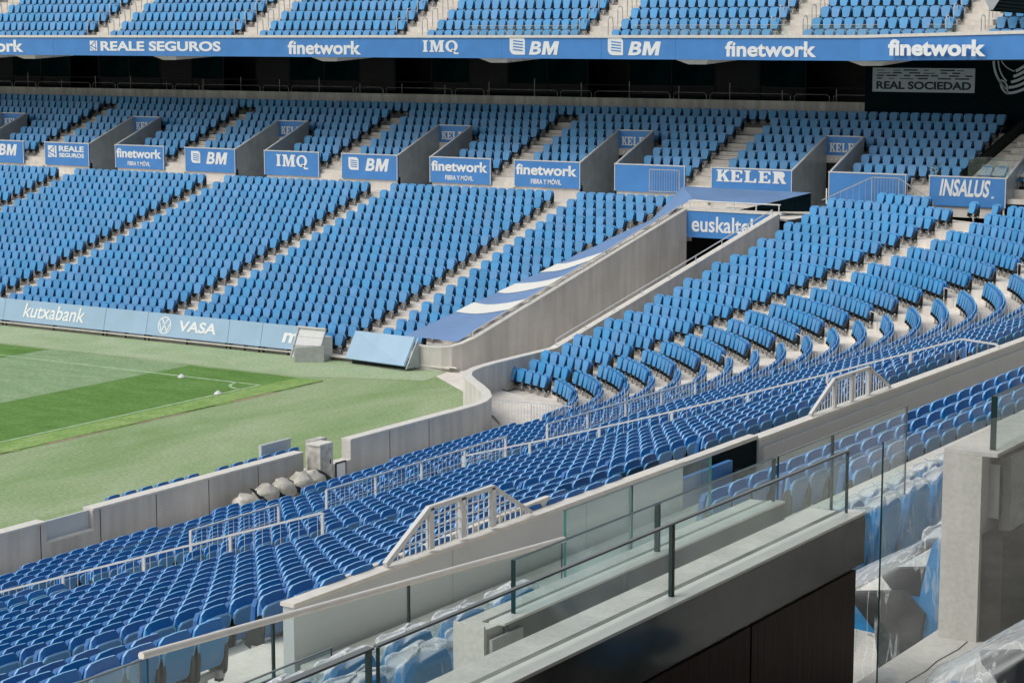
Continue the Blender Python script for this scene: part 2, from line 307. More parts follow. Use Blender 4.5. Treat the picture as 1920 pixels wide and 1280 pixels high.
# ------------------------------------------------------------------ bowl geometry
CX, CY, R0, TR = -41.0, 53.7, 7.6, .84
zc = lambda n: .75+.2*n+.002*n*n           # seat top height, near stand and corner rows
zf = lambda n: .95+.245*n+.0006*n*n        # seat top height, far stand rows
ST = .82
nearX = lambda n: CX+R0+TR*n
farY = lambda n: 63.3+.857*n
upY = lambda j: 82.27+.836*j
upZ = lambda j: 6.64+.334*j
topY = lambda k: 80.94+.866*k
topZ = lambda k: 12.67+.483*k
def wallx_r(y): return -39.1+.27*(y-64) if y > 60 else -39.1        # tunnel's right wall
def phi_wall(r):                                                    # angle at which the arc meets that wall
    lo, hi = 0, 80
    for _ in range(40):
        m = (lo+hi)/2; x = CX+r*sin(radians(m)); y = CY+r*cos(radians(m))
        if x < wallx_r(y)+.28: lo = m
        else: hi = m
    return hi
F_ = Vector((-sin(radians(32.65)), cos(radians(32.65)), 0)); R_ = Vector((cos(radians(32.65)), sin(radians(32.65)), 0))
th = radians(8.422)
def in_view(p, mx=140, my=120):
    q = Vector(p)-Vector((0, 0, 12.4)); fw = F_*cos(th)-Vector((0, 0, sin(th))); up = F_*sin(th)+Vector((0, 0, cos(th)))
    z = q.dot(fw)
    if z < 1: return False
    x = 960+3870*q.dot(R_)/z; y = 640-3870*q.dot(up)/z
    return -mx < x < 1920+mx and -my < y < 1280+my

# ------------------------------------------------------------------ ground and pitch
one('ground', None, None, lambda m: m.box(-260, 160, -160, 260, -.6, -.06, CON), kind='structure')
one('grass_surround', None, None, lambda m: m.add([(-130, -40, 0), (-35.2, -40, 0), (-35.2, 53.4, 0), (-35.6, 54.3, 0), (-36.3, 55.2, 0), (-37.3, 56.2, 0), (-38.4, 57.3, 0), (-38.95, 58.0, 0), (-39.2, 59, 0), (-42.6, 62.2, 0), (-44.4, 62.72, 0), (-130, 62.72, 0)], [tuple(range(12))], G_OUT), kind='structure')
def far_strip(m):
    m.add([(-130, 58.6, .006), (-47, 58.9, .006), (-42.6, 60.6, .006), (-43.0, 62.6, .006), (-130, 62.7, .006)], [(0, 1, 2, 3, 4)], G_FAR)
one('far_turf_strip', None, None, far_strip, kind='structure')
def pitch(m):
    X1, Y1 = -45.62, 58.5
    xs = [X1, -52.0, -59.4, -66.8, -74.2, -81.6, -89, -130]; cols = [G_DARK, G_LITE, G_DARK, G_LITE, G_DARK, G_LITE, G_DARK]
    # cross mowing: the far band beside the touchline flips only for the second stripe
    e0 = -46.75
    m.box(e0, X1, -40, Y1, -.03, .040, G_EDGE)
    for i, c in enumerate(cols):
        a = e0 if i == 0 else xs[i]
        m.box(xs[i+1], a, -40, Y1, -.03, .040, c)
one('pitch', None, None, pitch, kind='structure')
def turf_edge(m):
    random.seed(3); pts = []
    y = -40
    out = []
    while y < 58.6:
        out.append((-45.60+random.uniform(-.02, .12)+.05*sin(y*1.3), y)); y += random.uniform(.3, .8)
    for (x0, y0), (x1, y1) in zip(out, out[1:]):
        m.add([(-45.66, y0, .038), (-45.66, y1, .038), (x1, y1, .006), (x0, y0, .006)], [(0, 1, 2, 3)], SOIL if int(y0*.7) % 3 else G_EDGE)
one('turf_lip', None, None, turf_edge, kind='structure')
def lines(m):
    m.box(-130, -46.83, 56.40, 56.52, .040, .045, CHALK); m.box(-46.95, -46.83, -40, 56.40, .040, .045, CHALK)
    n = 12; vs = []
    for i in range(n+1):
        a = pi+i*(pi/2)/n; vs += [(-46.89+1.0*cos(a), 56.46+1.0*sin(a), .045), (-46.89+1.12*cos(a), 56.46+1.12*sin(a), .045)]
    m.add(vs, [(2*i, 2*i+1, 2*i+3, 2*i+2) for i in range(n)], CHALK)
one('pitch_markings', None, None, lines, kind='structure')
def cone(m):
    rings = [[(r*cos(2*pi*i/12), r*sin(2*pi*i/12), z) for i in range(12)] for r, z in ((.20, 0), (.19, .04), (.12, .10), (.05, .15), (.02, .16))]; m.loft(rings, WHITEM)
for (x, y), lb in (((-50.36, 56.2), 'small white marker dome lying on the far touchline of the pitch'), ((-46.9, 54.2), 'small white marker dome on the near pitch line below the corner arc')):
    o = one('marker_dome', lb, 'marker', cone, 'white marker domes on the pitch'); o.location = (x, y, .045); o.scale = (.75, .75, .8)

# ------------------------------------------------------------------ lower far terrace
def far_limit(y): return -45.2+.205*(y-63.3)
def terrace_far(m):
    m.add([(-130, 62.9, -.05), (-42.8, 62.9, -.05), (-42.8, 62.9, .18), (-130, 62.9, .18)], [(0, 1, 2, 3)], CONW)
    m.add([(-130, 62.9, .18), (-42.8, 62.9, .18), (-42.5, farY(0)-.72, .18), (-130, farY(0)-.72, .18)], [(0, 1, 2, 3)], CON)
    zprev = .18
    for n in range(19):
        y0 = farY(n)-.72; y1 = y0+.857; z = zf(n)-ST; x0 = -42.8+.21*(y0-62.9); x1 = -42.8+.21*(y1-62.9)
        m.add([(-130, y0, zprev), (x0, y0, zprev), (x0, y0, z), (-130, y0, z)], [(0, 1, 2, 3)], CON)
        m.add([(-130, y0, z), (x0, y0, z), (x1, y1, z), (-130, y1, z)], [(0, 1, 2, 3)], CON)
        zprev = z
    yw = farY(18)+.13
    m.add([(-130, yw, zprev), (-20, yw, zprev), (-20, yw, 5.0), (-130, yw, 5.0)], [(0, 1, 2, 3)], CON)
    m.add([(-130, yw, 5.0), (-20, yw, 5.0), (-20, 82, 5.0), (-130, 82, 5.0)], [(0, 1, 2, 3)], CON)
    m.box(-40.9, -35.6, 76.16, 79.0, 4.98, 5.02, CON)
one('far_lower_terrace', None, None, terrace_far, kind='structure')
# upper block behind the walkway, cut by the vomitory passages
VOM = [(-89.3, -87.4), (-79.1, -77.2), (-68.9, -67.0), (-58.7, -56.8), (-48.4, -46.6), (-37.8, -36.1), (-28.3, -26.4)]
BACKY = 84.9
def terrace_up(m):
    cuts = sorted(VOM)
    def spans(y):
        if y < BACKY-.01:
            xs = [-130]+[v for c in cuts for v in c]+[-26]; return [(xs[i], xs[i+1]) for i in range(0, len(xs)-1, 2) if xs[i+1] > xs[i]]
        return [(-130, -24)]
    # kerb under the boards
    for a, b in spans(81):
        m.box(a, b, 81.42, 81.55, 4.9, 5.62, CON)
    zprev = 5.62
    for j in range(8):
        y0 = upY(j)-.72; y1 = y0+.836; z = upZ(j)-ST
        for a, b in spans(y0+.3):
            b2 = min(b, -29.2+.15*j) if b > -30 else b
            m.add([(a, y0, zprev), (b2, y0, zprev), (b2, y0, z), (a, y0, z)], [(0, 1, 2, 3)], CON)
            m.add([(a, y0, z), (b2, y0, z), (b2, y1, z), (a, y1, z)], [(0, 1, 2, 3)], CON)
        zprev = z
one('far_upper_terrace', None, None, terrace_up, kind='structure')

# ------------------------------------------------------------------ corner and near terrace
def terrace_corner(m):
    def ring(r):
        p = [(CX+r, -6.0), (CX+r, 12.0), (CX+r, 30.0), (CX+r, CY)]
        a0 = phi_wall(r)
        for i in range(1, 19):
            a = 90+(a0-90)*i/18; p.append((CX+r*sin(radians(a)), CY+r*cos(radians(a))))
        return p
    def strip(p, q, z0, z1):
        k = len(p); vs = [(x, y, z0) for x, y in p]+[(x, y, z1) for x, y in q]
        m.add(vs, [(i, i+1, k+i+1, k+i) for i in range(k-1)], CON)
    front = [(-35.0, -6), (-35, 12), (-35, 30), (-35, CY)]
    arc = [(-35.1, 54.0), (-35.6, 54.9), (-36.6, 56.0), (-38.1, 57.3), (-38.8, 58.4), (-39.05, 59.6)]
    while len(arc) < 18: arc.append((-39.1, 59.6+.09*(len(arc)-5)))
    r0 = R0-.72
    strip(front+arc, ring(r0), .02, .02)
    zp = .02
    for n in range(25):
        r = R0+TR*n-.72; z = zc(n)-ST; a = ring(r); b = ring(r+TR)
        if n > 22: a = [(CX+r, -6), (CX+r, 23.9)]; b = [(CX+r+TR, -6), (CX+r+TR, 23.9)]
        strip(a, a, zp, z); strip(a, b, z, z); zp = z
        if n == 22:
            o1 = ring(r+TR)[3:]; o2 = ring(r+TR+9)[3:]; strip(o1, o1, z, 5.0); strip(o1, o2, 5.0, 5.0)
one('corner_and_near_terrace', None, None, terrace_corner, kind='structure')

# aisle steps: half steps between treads
half = MB(); half.box(-.6, .6, -.30, 0, 0, 1, STAIRTR); HALF = half.data('step')
def stairs(label, pts, group, rz=0, w=1.0):
    """pts: list of (x,y,z,h): rear edge of the half step at the foot of a riser"""
    t = empty('aisle_stairs', pts[0][:3]); tag(t, label, 'stairs', group)
    for x, y, z, h in pts:
        o = link('step', HALF, t); o.location = (x-pts[0][0], y-pts[0][1], z-pts[0][2]); o.rotation_euler = (0, 0, rz); o.scale = (w, 1, h)
    return t
far_aisles = [-88.45, -78.25, -68.05, -57.85, -47.65]
names = ['leftmost concrete stair of the far lower tier', 'second concrete stair from the left in the far lower tier', 'concrete stair of the far lower tier rising above the left end of the pitchside boards',
         'far lower tier stair rising behind the emblem on the pitchside board', 'far lower tier stair left of the blue covered slope, above the tilted panel']
for x, nm in zip(far_aisles, names):
    stairs(nm, [(x, farY(n)-.72-.002, zf(n-1)-ST, (zf(n)-zf(n-1))*.5) for n in range(1, 19)], 'stairs between the seat blocks of the far lower tier')
for i, x in enumerate((-83.1, -72.9, -62.8, -52.6, -42.4, -32.1)):
    stairs(['leftmost concrete stair of the far upper block, at the left edge', 'concrete stair of the far upper block right of the second blue board', 'concrete stair of the far upper block between the third pair of blue boards',
            'upper block stair between two boards bearing the same white wordmark', 'upper block stair left of the board with five serif capitals', 'upper block stair left of the board with slanted narrow capitals'][i],
           [(x, upY(j)-.72-.002, (upZ(j-1)-ST if j else 5.0), (.334*.5 if j else .4)) for j in range(0, 7 if i < 5 else 2)], 'stairs of the far upper block')

# ------------------------------------------------------------------ seats
SEG_OUT = [(-.14, 0), (.14, 0), (.172, .05), (.222, .35), (.216, .435), (.165, .482), (0, .492), (-.165, .482), (-.216, .435), (-.222, .35), (-.172, .05)]
def outline(y, z0, sc=1, zs=1, hs=1, lean=.18):
    return [(x*sc, y+(z*zs*hs)*lean, z0+z*zs) for x, z in SEG_OUT]
def seat_parts(hi=True):
    P = {}
    b = MB()
    z0 = .33
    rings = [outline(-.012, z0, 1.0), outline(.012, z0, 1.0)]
    b.loft(rings, RIM_LIT, cap=False)
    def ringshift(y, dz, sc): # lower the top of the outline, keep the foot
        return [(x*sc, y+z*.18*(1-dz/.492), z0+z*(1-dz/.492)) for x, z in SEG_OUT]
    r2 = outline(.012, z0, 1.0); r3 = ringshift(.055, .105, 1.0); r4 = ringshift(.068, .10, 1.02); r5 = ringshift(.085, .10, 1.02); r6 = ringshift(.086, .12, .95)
    b.loft([r2, r3], CAP, cap=False); b.loft([r3, r4, r5], RIM_LIT, cap=False); b.loft([r5, r6], RIM_LIT, cap=False)
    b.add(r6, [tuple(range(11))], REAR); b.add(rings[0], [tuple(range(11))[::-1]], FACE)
    P['backrest'] = b
    p = MB()
    po = [(-.13, 0), (.13, 0), (.16, .05), (.206, .34), (.18, .415), (0, .425), (-.18, .415), (-.206, .34), (-.16, .05)]
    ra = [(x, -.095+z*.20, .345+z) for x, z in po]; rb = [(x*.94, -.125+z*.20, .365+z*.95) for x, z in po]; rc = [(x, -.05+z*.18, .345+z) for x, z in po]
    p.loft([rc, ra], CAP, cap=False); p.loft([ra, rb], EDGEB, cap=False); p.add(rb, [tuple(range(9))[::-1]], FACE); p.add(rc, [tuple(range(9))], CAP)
    P['seat_pan'] = p
    k = MB()
    for s in ((0,) if hi else (-1, 1)):
        x = s*.205
        prof = [(-.13, .25), (.04, .16), (.11, .26), (.13, .46), (.12, .62), (.06, .60), (-.02, .44), (-.11, .38)]
        k.loft([[(x-.022, y, z) for y, z in prof], [(x+.022, y, z) for y, z in prof]], BLK)
        if hi: k.box(x-.03, x+.03, -.02, .05, .14, .27, BLK)
    P['side_bracket'] = k
    q = MB()
    q.box(-.25, .25, -.02, .04, .20, .26, STEEL)
    q.box(-.03, .03, -.02, .02, 0, .20, STEEL)
    if hi:
        q.box(-.21, -.13, .041, .09, .19, .27, STEEL); q.box(.13, .21, .041, .09, .19, .27, STEEL)
    q.box(-.06, .06, -.06, .06, 0, .012, STEEL)
    P['mounting_beam'] = q
    return P
HI = {k: v.data(k) for k, v in seat_parts(True).items()}
lo = seat_parts(False)
LOV, LOF, LOM, LOMATS = [], [], [], []
for nme in ('backrest', 'seat_pan', 'side_bracket', 'mounting_beam'):
    me = lo[nme].data('x'); b = len(LOV)
    for v in me.vertices: LOV.append(tuple(v.co))
    mm = [m for m in me.materials]
    for p in me.polygons:
        LOF.append([b+i for i in p.vertices]); m = mm[p.material_index]
        if m not in LOMATS: LOMATS.append(m)
        LOM.append(LOMATS.index(m))
SEATS = []   # (x, y, z, phi_deg, zone, row)
def addseat(x, y, z, phi, zone, row):
    if in_view((x, y, z+.5)): SEATS.append((x, y, z, phi, zone, row))
# far lower tier
for n in range(19):
    y = farY(n); z = zf(n)-ST
    for i in range(-4, 3):
        last = -58.7+10.2*i
        for k in range(18):
            x = last-.5*k
            if x > far_limit(y)-.25: continue
            addseat(x, y-.02, z, 0, 'far', n)
# far upper block
for j in range(8):
    y = upY(j); z = upZ(j)-ST; lim = -30.9+.04*j
    if j == 7:
        xs = [-110+.5*k for k in range(180)]
    else:
        xs = []
        for last in (-94.35, -84.15, -73.95, -63.75, -53.55, -43.35, -33.05): xs += [last-.497*k for k in range(18)]
        if j >= 1: xs += [-32.55+.497*k for k in range(4)]
    for x in xs:
        if x > lim: continue
        if j == 0 and x > -30.6: continue
        if j <= 3 and any(a-.3 < x < b+.3 for a, b in VOM): continue
        addseat(x, y, z, 0, 'up', j)
# top tier
last_t = [-99.2, -89.1, -78.95, -68.8, -58.7, -48.5, -38.95, -31.1, -22]
for k in range(6):
    y = topY(k); z = topZ(k)-ST
    for a, b in zip(last_t, last_t[1:]):
        x = b; 
        while x > a+1.85: addseat(x, y, z, 0, 'top', k); x -= .493
# corner fan and near stand
def arcseats(n, a0, a1, zone, pitch=.485, skip=0):
    r = R0+TR*n; k = int((radians(a1-a0)*r)/pitch+.35)
    for i in range(k+1):
        a = a1-degrees_(pitch*i/r)
        if a < a0-.6: break
        addseat(CX+r*sin(radians(a)), CY+r*cos(radians(a)), zc(n)-ST, a, zone, n)
degrees_ = lambda v: v*180/pi
for n in range(23):
    r = R0+TR*n
    a0 = phi_wall(r)+degrees_(.42/r)
    if n <= 21: arcseats(n, a0, 29.2, 'c1')
    else: arcseats(n, 19.5, 24.5, 'c1')
    if n <= 22: arcseats(n, 35.2, 51.6, 'c2')
    if n <= 22: arcseats(n, 59.0, 86.5, 'c3')
for n, a in ((22, 30.5), (22, 33.5)):
    r = R0+TR*n; addseat(CX+r*sin(radians(a)), CY+r*cos(radians(a)), zc(n)-ST, a, 'c1', n)
NEAR_AISLES = [(15.4, 16.6), (27.4, 28.6), (39.4, 40.6), (52.4, 53.7)]
for n in range(25):
    x = nearX(n)
    y = 4.0
    while y < 52.3:
        y += .5
        if any(a < y+.0 < b for a, b in NEAR_AISLES): continue
        if n == 8: continue
        if n == 0 and (y < 32 or 36.2 < y < 38.4 or 40.3 < y < 45.8): continue
        if n > 22 and y > 23.2: continue
        if n > 22 and 21.4 < y <= 23.2: pass
        addseat(x, y, zc(n)-ST, 90, 'near', n)
# seats between the pale wall and the low parapet (row U)
for r_, (x, zt) in enumerate(((-10.5, 7.32), (-9.65, 7.6), (-8.8, 7.86))):
    y = 20.6+.25*(r_ % 2)
    while y < 32:
        addseat(x, y, zt-ST, 90, 'box', r_); y += .52
# dugout seats on the pitch side of the wall
for k in range(13):
    if k != 6: addseat(-35.95, 37.4+.6*k, .15, 90, 'dug', k)

def dist(s): return hypot(hypot(s[0], s[1]), s[2]-12.4)
cand = [s for s in SEATS if s[4] in ('near', 'box') and in_view((s[0], s[1], s[2]+.7), 25, 10)]
cand = [s for s in cand if not (s[4] == 'near' and s[0] > -14.5 and s[1] < 11.5)]
cand.sort(key=dist); SINGLE = cand[:300]; sing = set(id(s) for s in SINGLE)
ordn = ['zeroth', 'first', 'second', 'third', 'fourth', 'fifth', 'sixth', 'seventh', 'eighth', 'ninth', 'tenth', 'eleventh', 'twelfth', 'thirteenth', 'fourteenth', 'fifteenth', 'sixteenth', 'seventeenth', 'eighteenth', 'nineteenth', 'twentieth', 'twenty-first', 'twenty-second', 'twenty-third', 'twenty-fourth', 'twenty-fifth', 'twenty-sixth', 'twenty-seventh', 'twenty-eighth', 'twenty-ninth', 'thirtieth', 'thirty-first', 'thirty-second', 'thirty-third', 'thirty-fourth', 'thirty-fifth', 'thirty-sixth', 'thirty-seventh', 'thirty-eighth', 'thirty-ninth', 'fortieth']
rows = {}
for s in SINGLE: rows.setdefault((s[4], s[5]), []).append(s)
lab = {}
for (zone, n), L in rows.items():
    if zone == 'near':
        top = 24 if True else 22
        a = sorted([s for s in L if s[1] <= 19.4], key=lambda s: -s[1]); b = sorted([s for s in L if s[1] > 19.4], key=lambda s: s[1])
        rname = 'highest row' if n == 24 else ordn[25-n]+' row from the top'
        for i, s in enumerate(a): lab[id(s)] = 'blue seat, %s, %s to the left of the nearer mesh barrier' % (rname, ordn[min(i+1, 40)])
        for i, s in enumerate(b): lab[id(s)] = 'blue seat, %s, %s to the right of the nearer mesh barrier' % (rname, ordn[min(i+1, 40)])
    else:
        L.sort(key=lambda s: s[1])
        rname = ['row nearest the pale wall', 'middle row', 'row nearest the low parapet'][n]
        for i, s in enumerate(L): lab[id(s)] = 'blue seat behind glass balustrades, %s, %s from its left end' % (rname, ordn[i+1])
for s in SINGLE:
    x, y, z, phi, zone, n = s
    jx, jr = random.uniform(-.006, .006), radians(random.uniform(-1.2, 1.2))
    t = empty('stadium_seat', (x, y+jx, z), radians(-phi)+jr)
    tag(t, lab[id(s)], 'seat', 'blue tip-up seats of the near stand' if zone == 'near' else 'blue tip-up seats behind the glass balustrades')
    for k in ('backrest', 'seat_pan', 'mounting_beam'): link(k, HI[k], t)
    for sx in (-.205, .205): link('side_bracket', HI['side_bracket'], t).location = (sx, 0, 0)
import numpy as np
rest = [s for s in SEATS if id(s) not in sing]
V = np.array(LOV); nv = len(V); N = len(rest)
rng = np.random.default_rng(5)
allv = np.empty((N, nv, 3))
for i, (x, y, z, phi, zone, n) in enumerate(rest):
    a = radians(-phi)+rng.uniform(-.025, .025); c, s_ = cos(a), sin(a); lean = rng.uniform(-.01, .012)
    vx, vy, vz = V[:, 0], V[:, 1]+V[:, 2]*lean, V[:, 2]
    allv[i, :, 0] = vx*c-vy*s_+x; allv[i, :, 1] = vx*s_+vy*c+y; allv[i, :, 2] = vz+z
me = bpy.data.meshes.new('seat_rows')
sizes = np.array([len(f) for f in LOF]); flat = np.concatenate([np.array(f) for f in LOF]); nl = len(flat)
me.vertices.add(N*nv); me.vertices.foreach_set('co', allv.ravel())
me.loops.add(N*nl); me.loops.foreach_set('vertex_index', (flat[None, :]+(np.arange(N)*nv)[:, None]).ravel().astype(np.int32))
me.polygons.add(N*len(sizes)); starts = np.concatenate([[0], np.cumsum(np.tile(sizes, N))[:-1]])
me.polygons.foreach_set('loop_start', starts.astype(np.int32))
me.update(calc_edges=True)
for m in LOMATS: me.materials.append(m)
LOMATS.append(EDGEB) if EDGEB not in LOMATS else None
ri, ei = LOMATS.index(RIM_LIT), LOMATS.index(EDGEB)
A_ = np.array(LOM); B_ = np.where(A_ == ri, ei, A_)  # far rows take the darker edge instead of the painted rim highlight
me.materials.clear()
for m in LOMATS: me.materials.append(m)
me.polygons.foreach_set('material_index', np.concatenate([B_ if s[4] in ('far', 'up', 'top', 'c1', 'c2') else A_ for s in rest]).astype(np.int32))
at = me.attributes.new('tint', 'FLOAT', 'FACE'); at.data.foreach_set('value', np.repeat(rng.uniform(0, .99, N), len(sizes)).astype(np.float32))
me.validate()
o = link('seat_rows', me); tag(o, 'thousands of blue tip-up seats in long curved rows on the far, corner and near stands', 'seats', None, 'stuff')
print('SEATS', len(SEATS), 'rest', N, 'tri approx', N*sum(len(f)-2 for f in LOF))

# ------------------------------------------------------------------ pitchside wall, tunnel
def near_wall(m):
    z1 = 1.0
    t = .32
    def seg(y0, y1, z=z1): m.box(-35.0-t, -35.0, y0, y1, -.05, z, CONW); m.box(-35.0-t-.012, -34.985, y0, y1, z, z+.05, CREAM)
    seg(-6, 34.2); seg(34.2, 35.75, .5); seg(35.75, 43.95); seg(43.95, 46.1, .42); seg(46.1, 51.6)
    for y in range(-4, 51, 2):
        if not (34 < y < 36 or 43.8 < y < 46.2): m.box(-35.004, -34.997, y-.012, y+.012, 0, .98, DARKC)
o = one('pitchside_wall', 'grainy concrete wall between the near seats and the grass, with two low gaps', 'wall', near_wall)
def swall(m):
    path = [(-35.0, 51.6), (-35.02, 52.6), (-35.15, 53.4), (-35.5, 54.2), (-36.1, 55.0), (-36.9, 55.85), (-37.7, 56.6), (-38.35, 57.3), (-38.75, 57.95), (-38.98, 58.8), (-39.08, 60), (-39.1, 62), (-39.1, 64.0)]
    pts = [(x, y, 1.0) for x, y in path]
    for y in np.linspace(65, 76.0, 12): pts.append((-39.1+.27*(y-64), y, 1.0+4.2*(y-64)/11.9))
    m.wallpath(pts, .28, CONW, -.05, 1)
    cap = [(x, y, z+.05) for x, y, z in pts]
    n = len(cap)
    off = []
    for i in range(n):
        a = Vector(cap[max(i-1, 0)][:2]); b = Vector(cap[min(i+1, n-1)][:2]); d = (b-a).normalized(); off.append(Vector((-d.y, d.x)))
    m.loft([[(x-o.x*.012, y-o.y*.012, z-.05), (x-o.x*.012, y-o.y*.012, z), (x+o.x*.295, y+o.y*.295, z), (x+o.x*.295, y+o.y*.295, z-.05)] for (x, y, z), o in zip(cap, off)], CREAM)
one('curved_tunnel_wall', 'S-curved concrete wall that climbs along the right side of the tunnel', 'wall', swall)
def lwall(m):
    path = [(-44.45, 62.62, .85), (-43.8, 62.6, .85), (-43.3, 62.68, .87), (-42.95, 62.85, .9), (-42.72, 63.2, .98), (-42.55, 63.9, 1.15)]
    for y in np.linspace(65, 76.0, 10): path.append((-42.55+.205*(y-63.9), y, 1.15+4.1*(y-63.9)/12.1))
    m.wallpath(path, .28, CONW, -.05, 1)
    m.wallpath([(x, y, z+.05) for x, y, z in path], .3, CREAM, .8, 1) if False else None
    n = len(path); off = []
    for i in range(n):
        a = Vector(path[max(i-1, 0)][:2]); b = Vector(path[min(i+1, n-1)][:2]); d = (b-a).normalized(); off.append(Vector((-d.y, d.x)))
    m.loft([[(x-o.x*.012, y-o.y*.012, z), (x-o.x*.012, y-o.y*.012, z+.05), (x+o.x*.295, y+o.y*.295, z+.05), (x+o.x*.295, y+o.y*.295, z)] for (x, y, z), o in zip(path, off)], CREAM)
one('tunnel_side_wall', 'tall sloping concrete wall with cracks along the left side of the tunnel', 'wall', lwall)
one('tunnel_floor', None, None, lambda m: m.add([(-44, 62.6, .004), (-39, 58.5, .004), (-39, 64, .004), (-35, 79, .004), (-40, 82, .004), (-42.6, 64, .004)], [(0, 1, 2, 3, 4, 5)], CON), kind='structure')
def tun_rail(m, f, n, r=.022):
    pts = [f(i/(n-1)) for i in range(n)]
    m.tube([p[0] for p in pts], r, WHITEM, 6)
    for i in range(0, n, 2): m.bar(pts[i][1], pts[i][0], .03, .03, WHITEM)
def rl(t): y = 64.2+t*11.6; x = -39.1+.27*(y-64)-.16; z = 1.05+4.2*(y-64)/11.9; return ((x, y, z+.22), (x, y, z))
def ll(t): y = 63.9+t*12; x = -42.55+.205*(y-63.9)-.14; z = 1.2+4.1*(y-63.9)/12.1; return ((x, y, z+.20), (x, y, z))
one('wall_handrail', 'thin white handrail on the sloping right wall of the tunnel', 'handrail', lambda m: tun_rail(m, rl, 17), 'white handrails on the tunnel walls')
one('wall_handrail', 'thin white handrail on the sloping left wall of the tunnel', 'handrail', lambda m: tun_rail(m, ll, 17), 'white handrails on the tunnel walls')
# sign over the tunnel
t = empty('tunnel_sign', (-40.05, 76.0, 4.12)); tag(t, 'blue sign with white rounded lettering over the tunnel mouth', 'sign')
b = MB(); b.box(0, 4.15, 0, .14, 0, 1.1, BLUEB); b.build('sign_board', t)
b = MB(); b.box(-.1, 4.3, -.03, .35, 1.1, 1.2, CREAM); b.build('coping', t)
lettering('euskaltel', t, .22, -.004, .24, 2.8, .66, bold=.016, space=1.0)
emb = []
for cx_, cz_, r in ((3.5, .72, .10), (3.62, .50, .07), (3.78, .74, .06), (3.92, .60, .05)):
    ring = [(cx_+r*cos(2*pi*i/10), cz_+r*sin(2*pi*i/10)) for i in range(10)]; emb.append(ring)
flat_polys('emblem', emb, t, (0, -.004, 0), LET)
b = MB(); b.tube([(0, .1, 1.5), (4.2, .1, 1.5)], .03, WHITEM, 6)
for k in range(5): b.bar((.05+k*1.02, .1, 1.2), (.05+k*1.02, .1, 1.5), .04, .04, WHITEM)
b.build('handrail', t)
def tmouth(m):
    m.box(-40.6, -35.4, 80.5, 80.7, -.05, 5.0, VOID); m.box(-40.6, -40.4, 76.4, 80.5, -.05, 4.9, VOID); m.box(-35.6, -35.4, 76.4, 80.5, -.05, 4.9, VOID); m.box(-40.6, -35.4, 76.35, 80.5, 4.90, 4.98, VOID)
one('tunnel_mouth', 'black opening of the tunnel beneath the blue sign', 'tunnel', tmouth)
# blue cover stretched over the seats left of the tunnel, with white wave bands
def tarp_pt(u, v):  # u up, v across
    """u 0..1 up the slope, v 0 left .. 1 right"""
    y = 63.1+u*13.6
    xl = -45.15+.21*(y-63.1)+.2*u; xr = -42.95+.205*(y-63.1)
    zl = 1.16+.262*(y-63.1)+.012*sin(pi*u*3); z = zl*(1-v)+(1.16+.335*(y-63.3))*v-.02*sin(pi*v)
    return (xl*(1-v)+xr*v, y+.25*(v-.5)*(1-u), z+.012*sin(31*u+4*v)+.008*sin(57*u-9*v))
t = empty('blue_slope_cover', (0, 0, 0)); tag(t, 'blue sheet with three white wave bands covering the slope beside the tunnel', 'cover')
b = MB(); NU, NV = 60, 8; bands = [(.185, .255), (.345, .42), (.515, .585)]
vs = [tarp_pt(i/NU, j/NV) for i in range(NU+1) for j in range(NV+1)]; K = NV+1
b.add(vs, [(i*K+j, i*K+j+1, (i+1)*K+j+1, (i+1)*K+j) for i in range(NU) for j in range(NV)], TARP)
b.add([tarp_pt(1, 0), tarp_pt(1, 1), (-37.2, 76.8, 5.50), (-35.75, 78.9, 5.95), (-41.8, 78.9, 5.98)], [(0, 1, 2, 3, 4)], TARP)
b.build('sheet', t)
for a, c in bands:
    b = MB(); n = 12; vs = []
    for j in range(n+1):
        v = j/n; bend = .022*sin(pi*v)
        for u in (a-bend+.02*v, c-bend+.02*v):
            p = tarp_pt(u, v); vs.append((p[0], p[1], p[2]+.02))
    b.add(vs, [(2*j, 2*j+1, 2*j+3, 2*j+2) for j in range(n)], TARPW); b.build('white_band', t)
b = MB(); b.add([(-37.25, 76.8, 5.48), (-35.8, 78.9, 5.93), (-35.8, 78.9, 5.15), (-38.4, 77.0, 5.2)], [(0, 1, 2, 3)], TEALW); b.build('side_flap', t)

# ------------------------------------------------------------------ pitchside boards
def pboard(x0, x1, words=None, label=''):
    t = empty('pitch_board', (x0, 62.55, 0)); tag(t, label, 'advertising board', 'light blue boards along the far edge of the pitch')
    w = x1-x0-.02; b = MB(); tilt = .22
    b.loft([[(0, 0, .26), (0, .05, .26), (0, tilt+.05, 1.17), (0, tilt, 1.17)], [(w, 0, .26), (w, .05, .26), (w, tilt+.05, 1.17), (w, tilt, 1.17)]], BLUEF); b.build('panel', t)
    b = MB()
    for k in (.1, w/2, w-.1): b.bar((k, .08, 0), (k, .08, .3), .05, .05, BLK); b.bar((k, .09, .28), (k, .5, 0), .04, .04, BLK)
    b.build('feet', t)
    for (s, dx, w_, h_, z_, kw) in (words or []):
        yy = tilt*(z_-.26)/.91
        lettering(s, t, dx, yy-.004, z_, w_, h_, rot=(-atan2(tilt, .91), 0, 0), **kw)
    return t
bx = [-78, -74, -70, -66.15, -60.2, -59.6, -56.2, -53.4, -51.6, -49.9]
pboard(-74, -70.2, None, 'light blue blank board at the left edge beyond the frame'); pboard(-70.2, -66.2, None, 'light blue blank board at the left end of the pitchside row')
pboard(-66.2, -60.3, [('kutxabank', 1.15, 3.6, .62, .46, dict(shear=.22, bold=.014))], 'light blue pitch board with white slanted lettering beginning with k')
pboard(-60.3, -57.95, None, 'narrow blank light blue pitch board left of the round emblem')
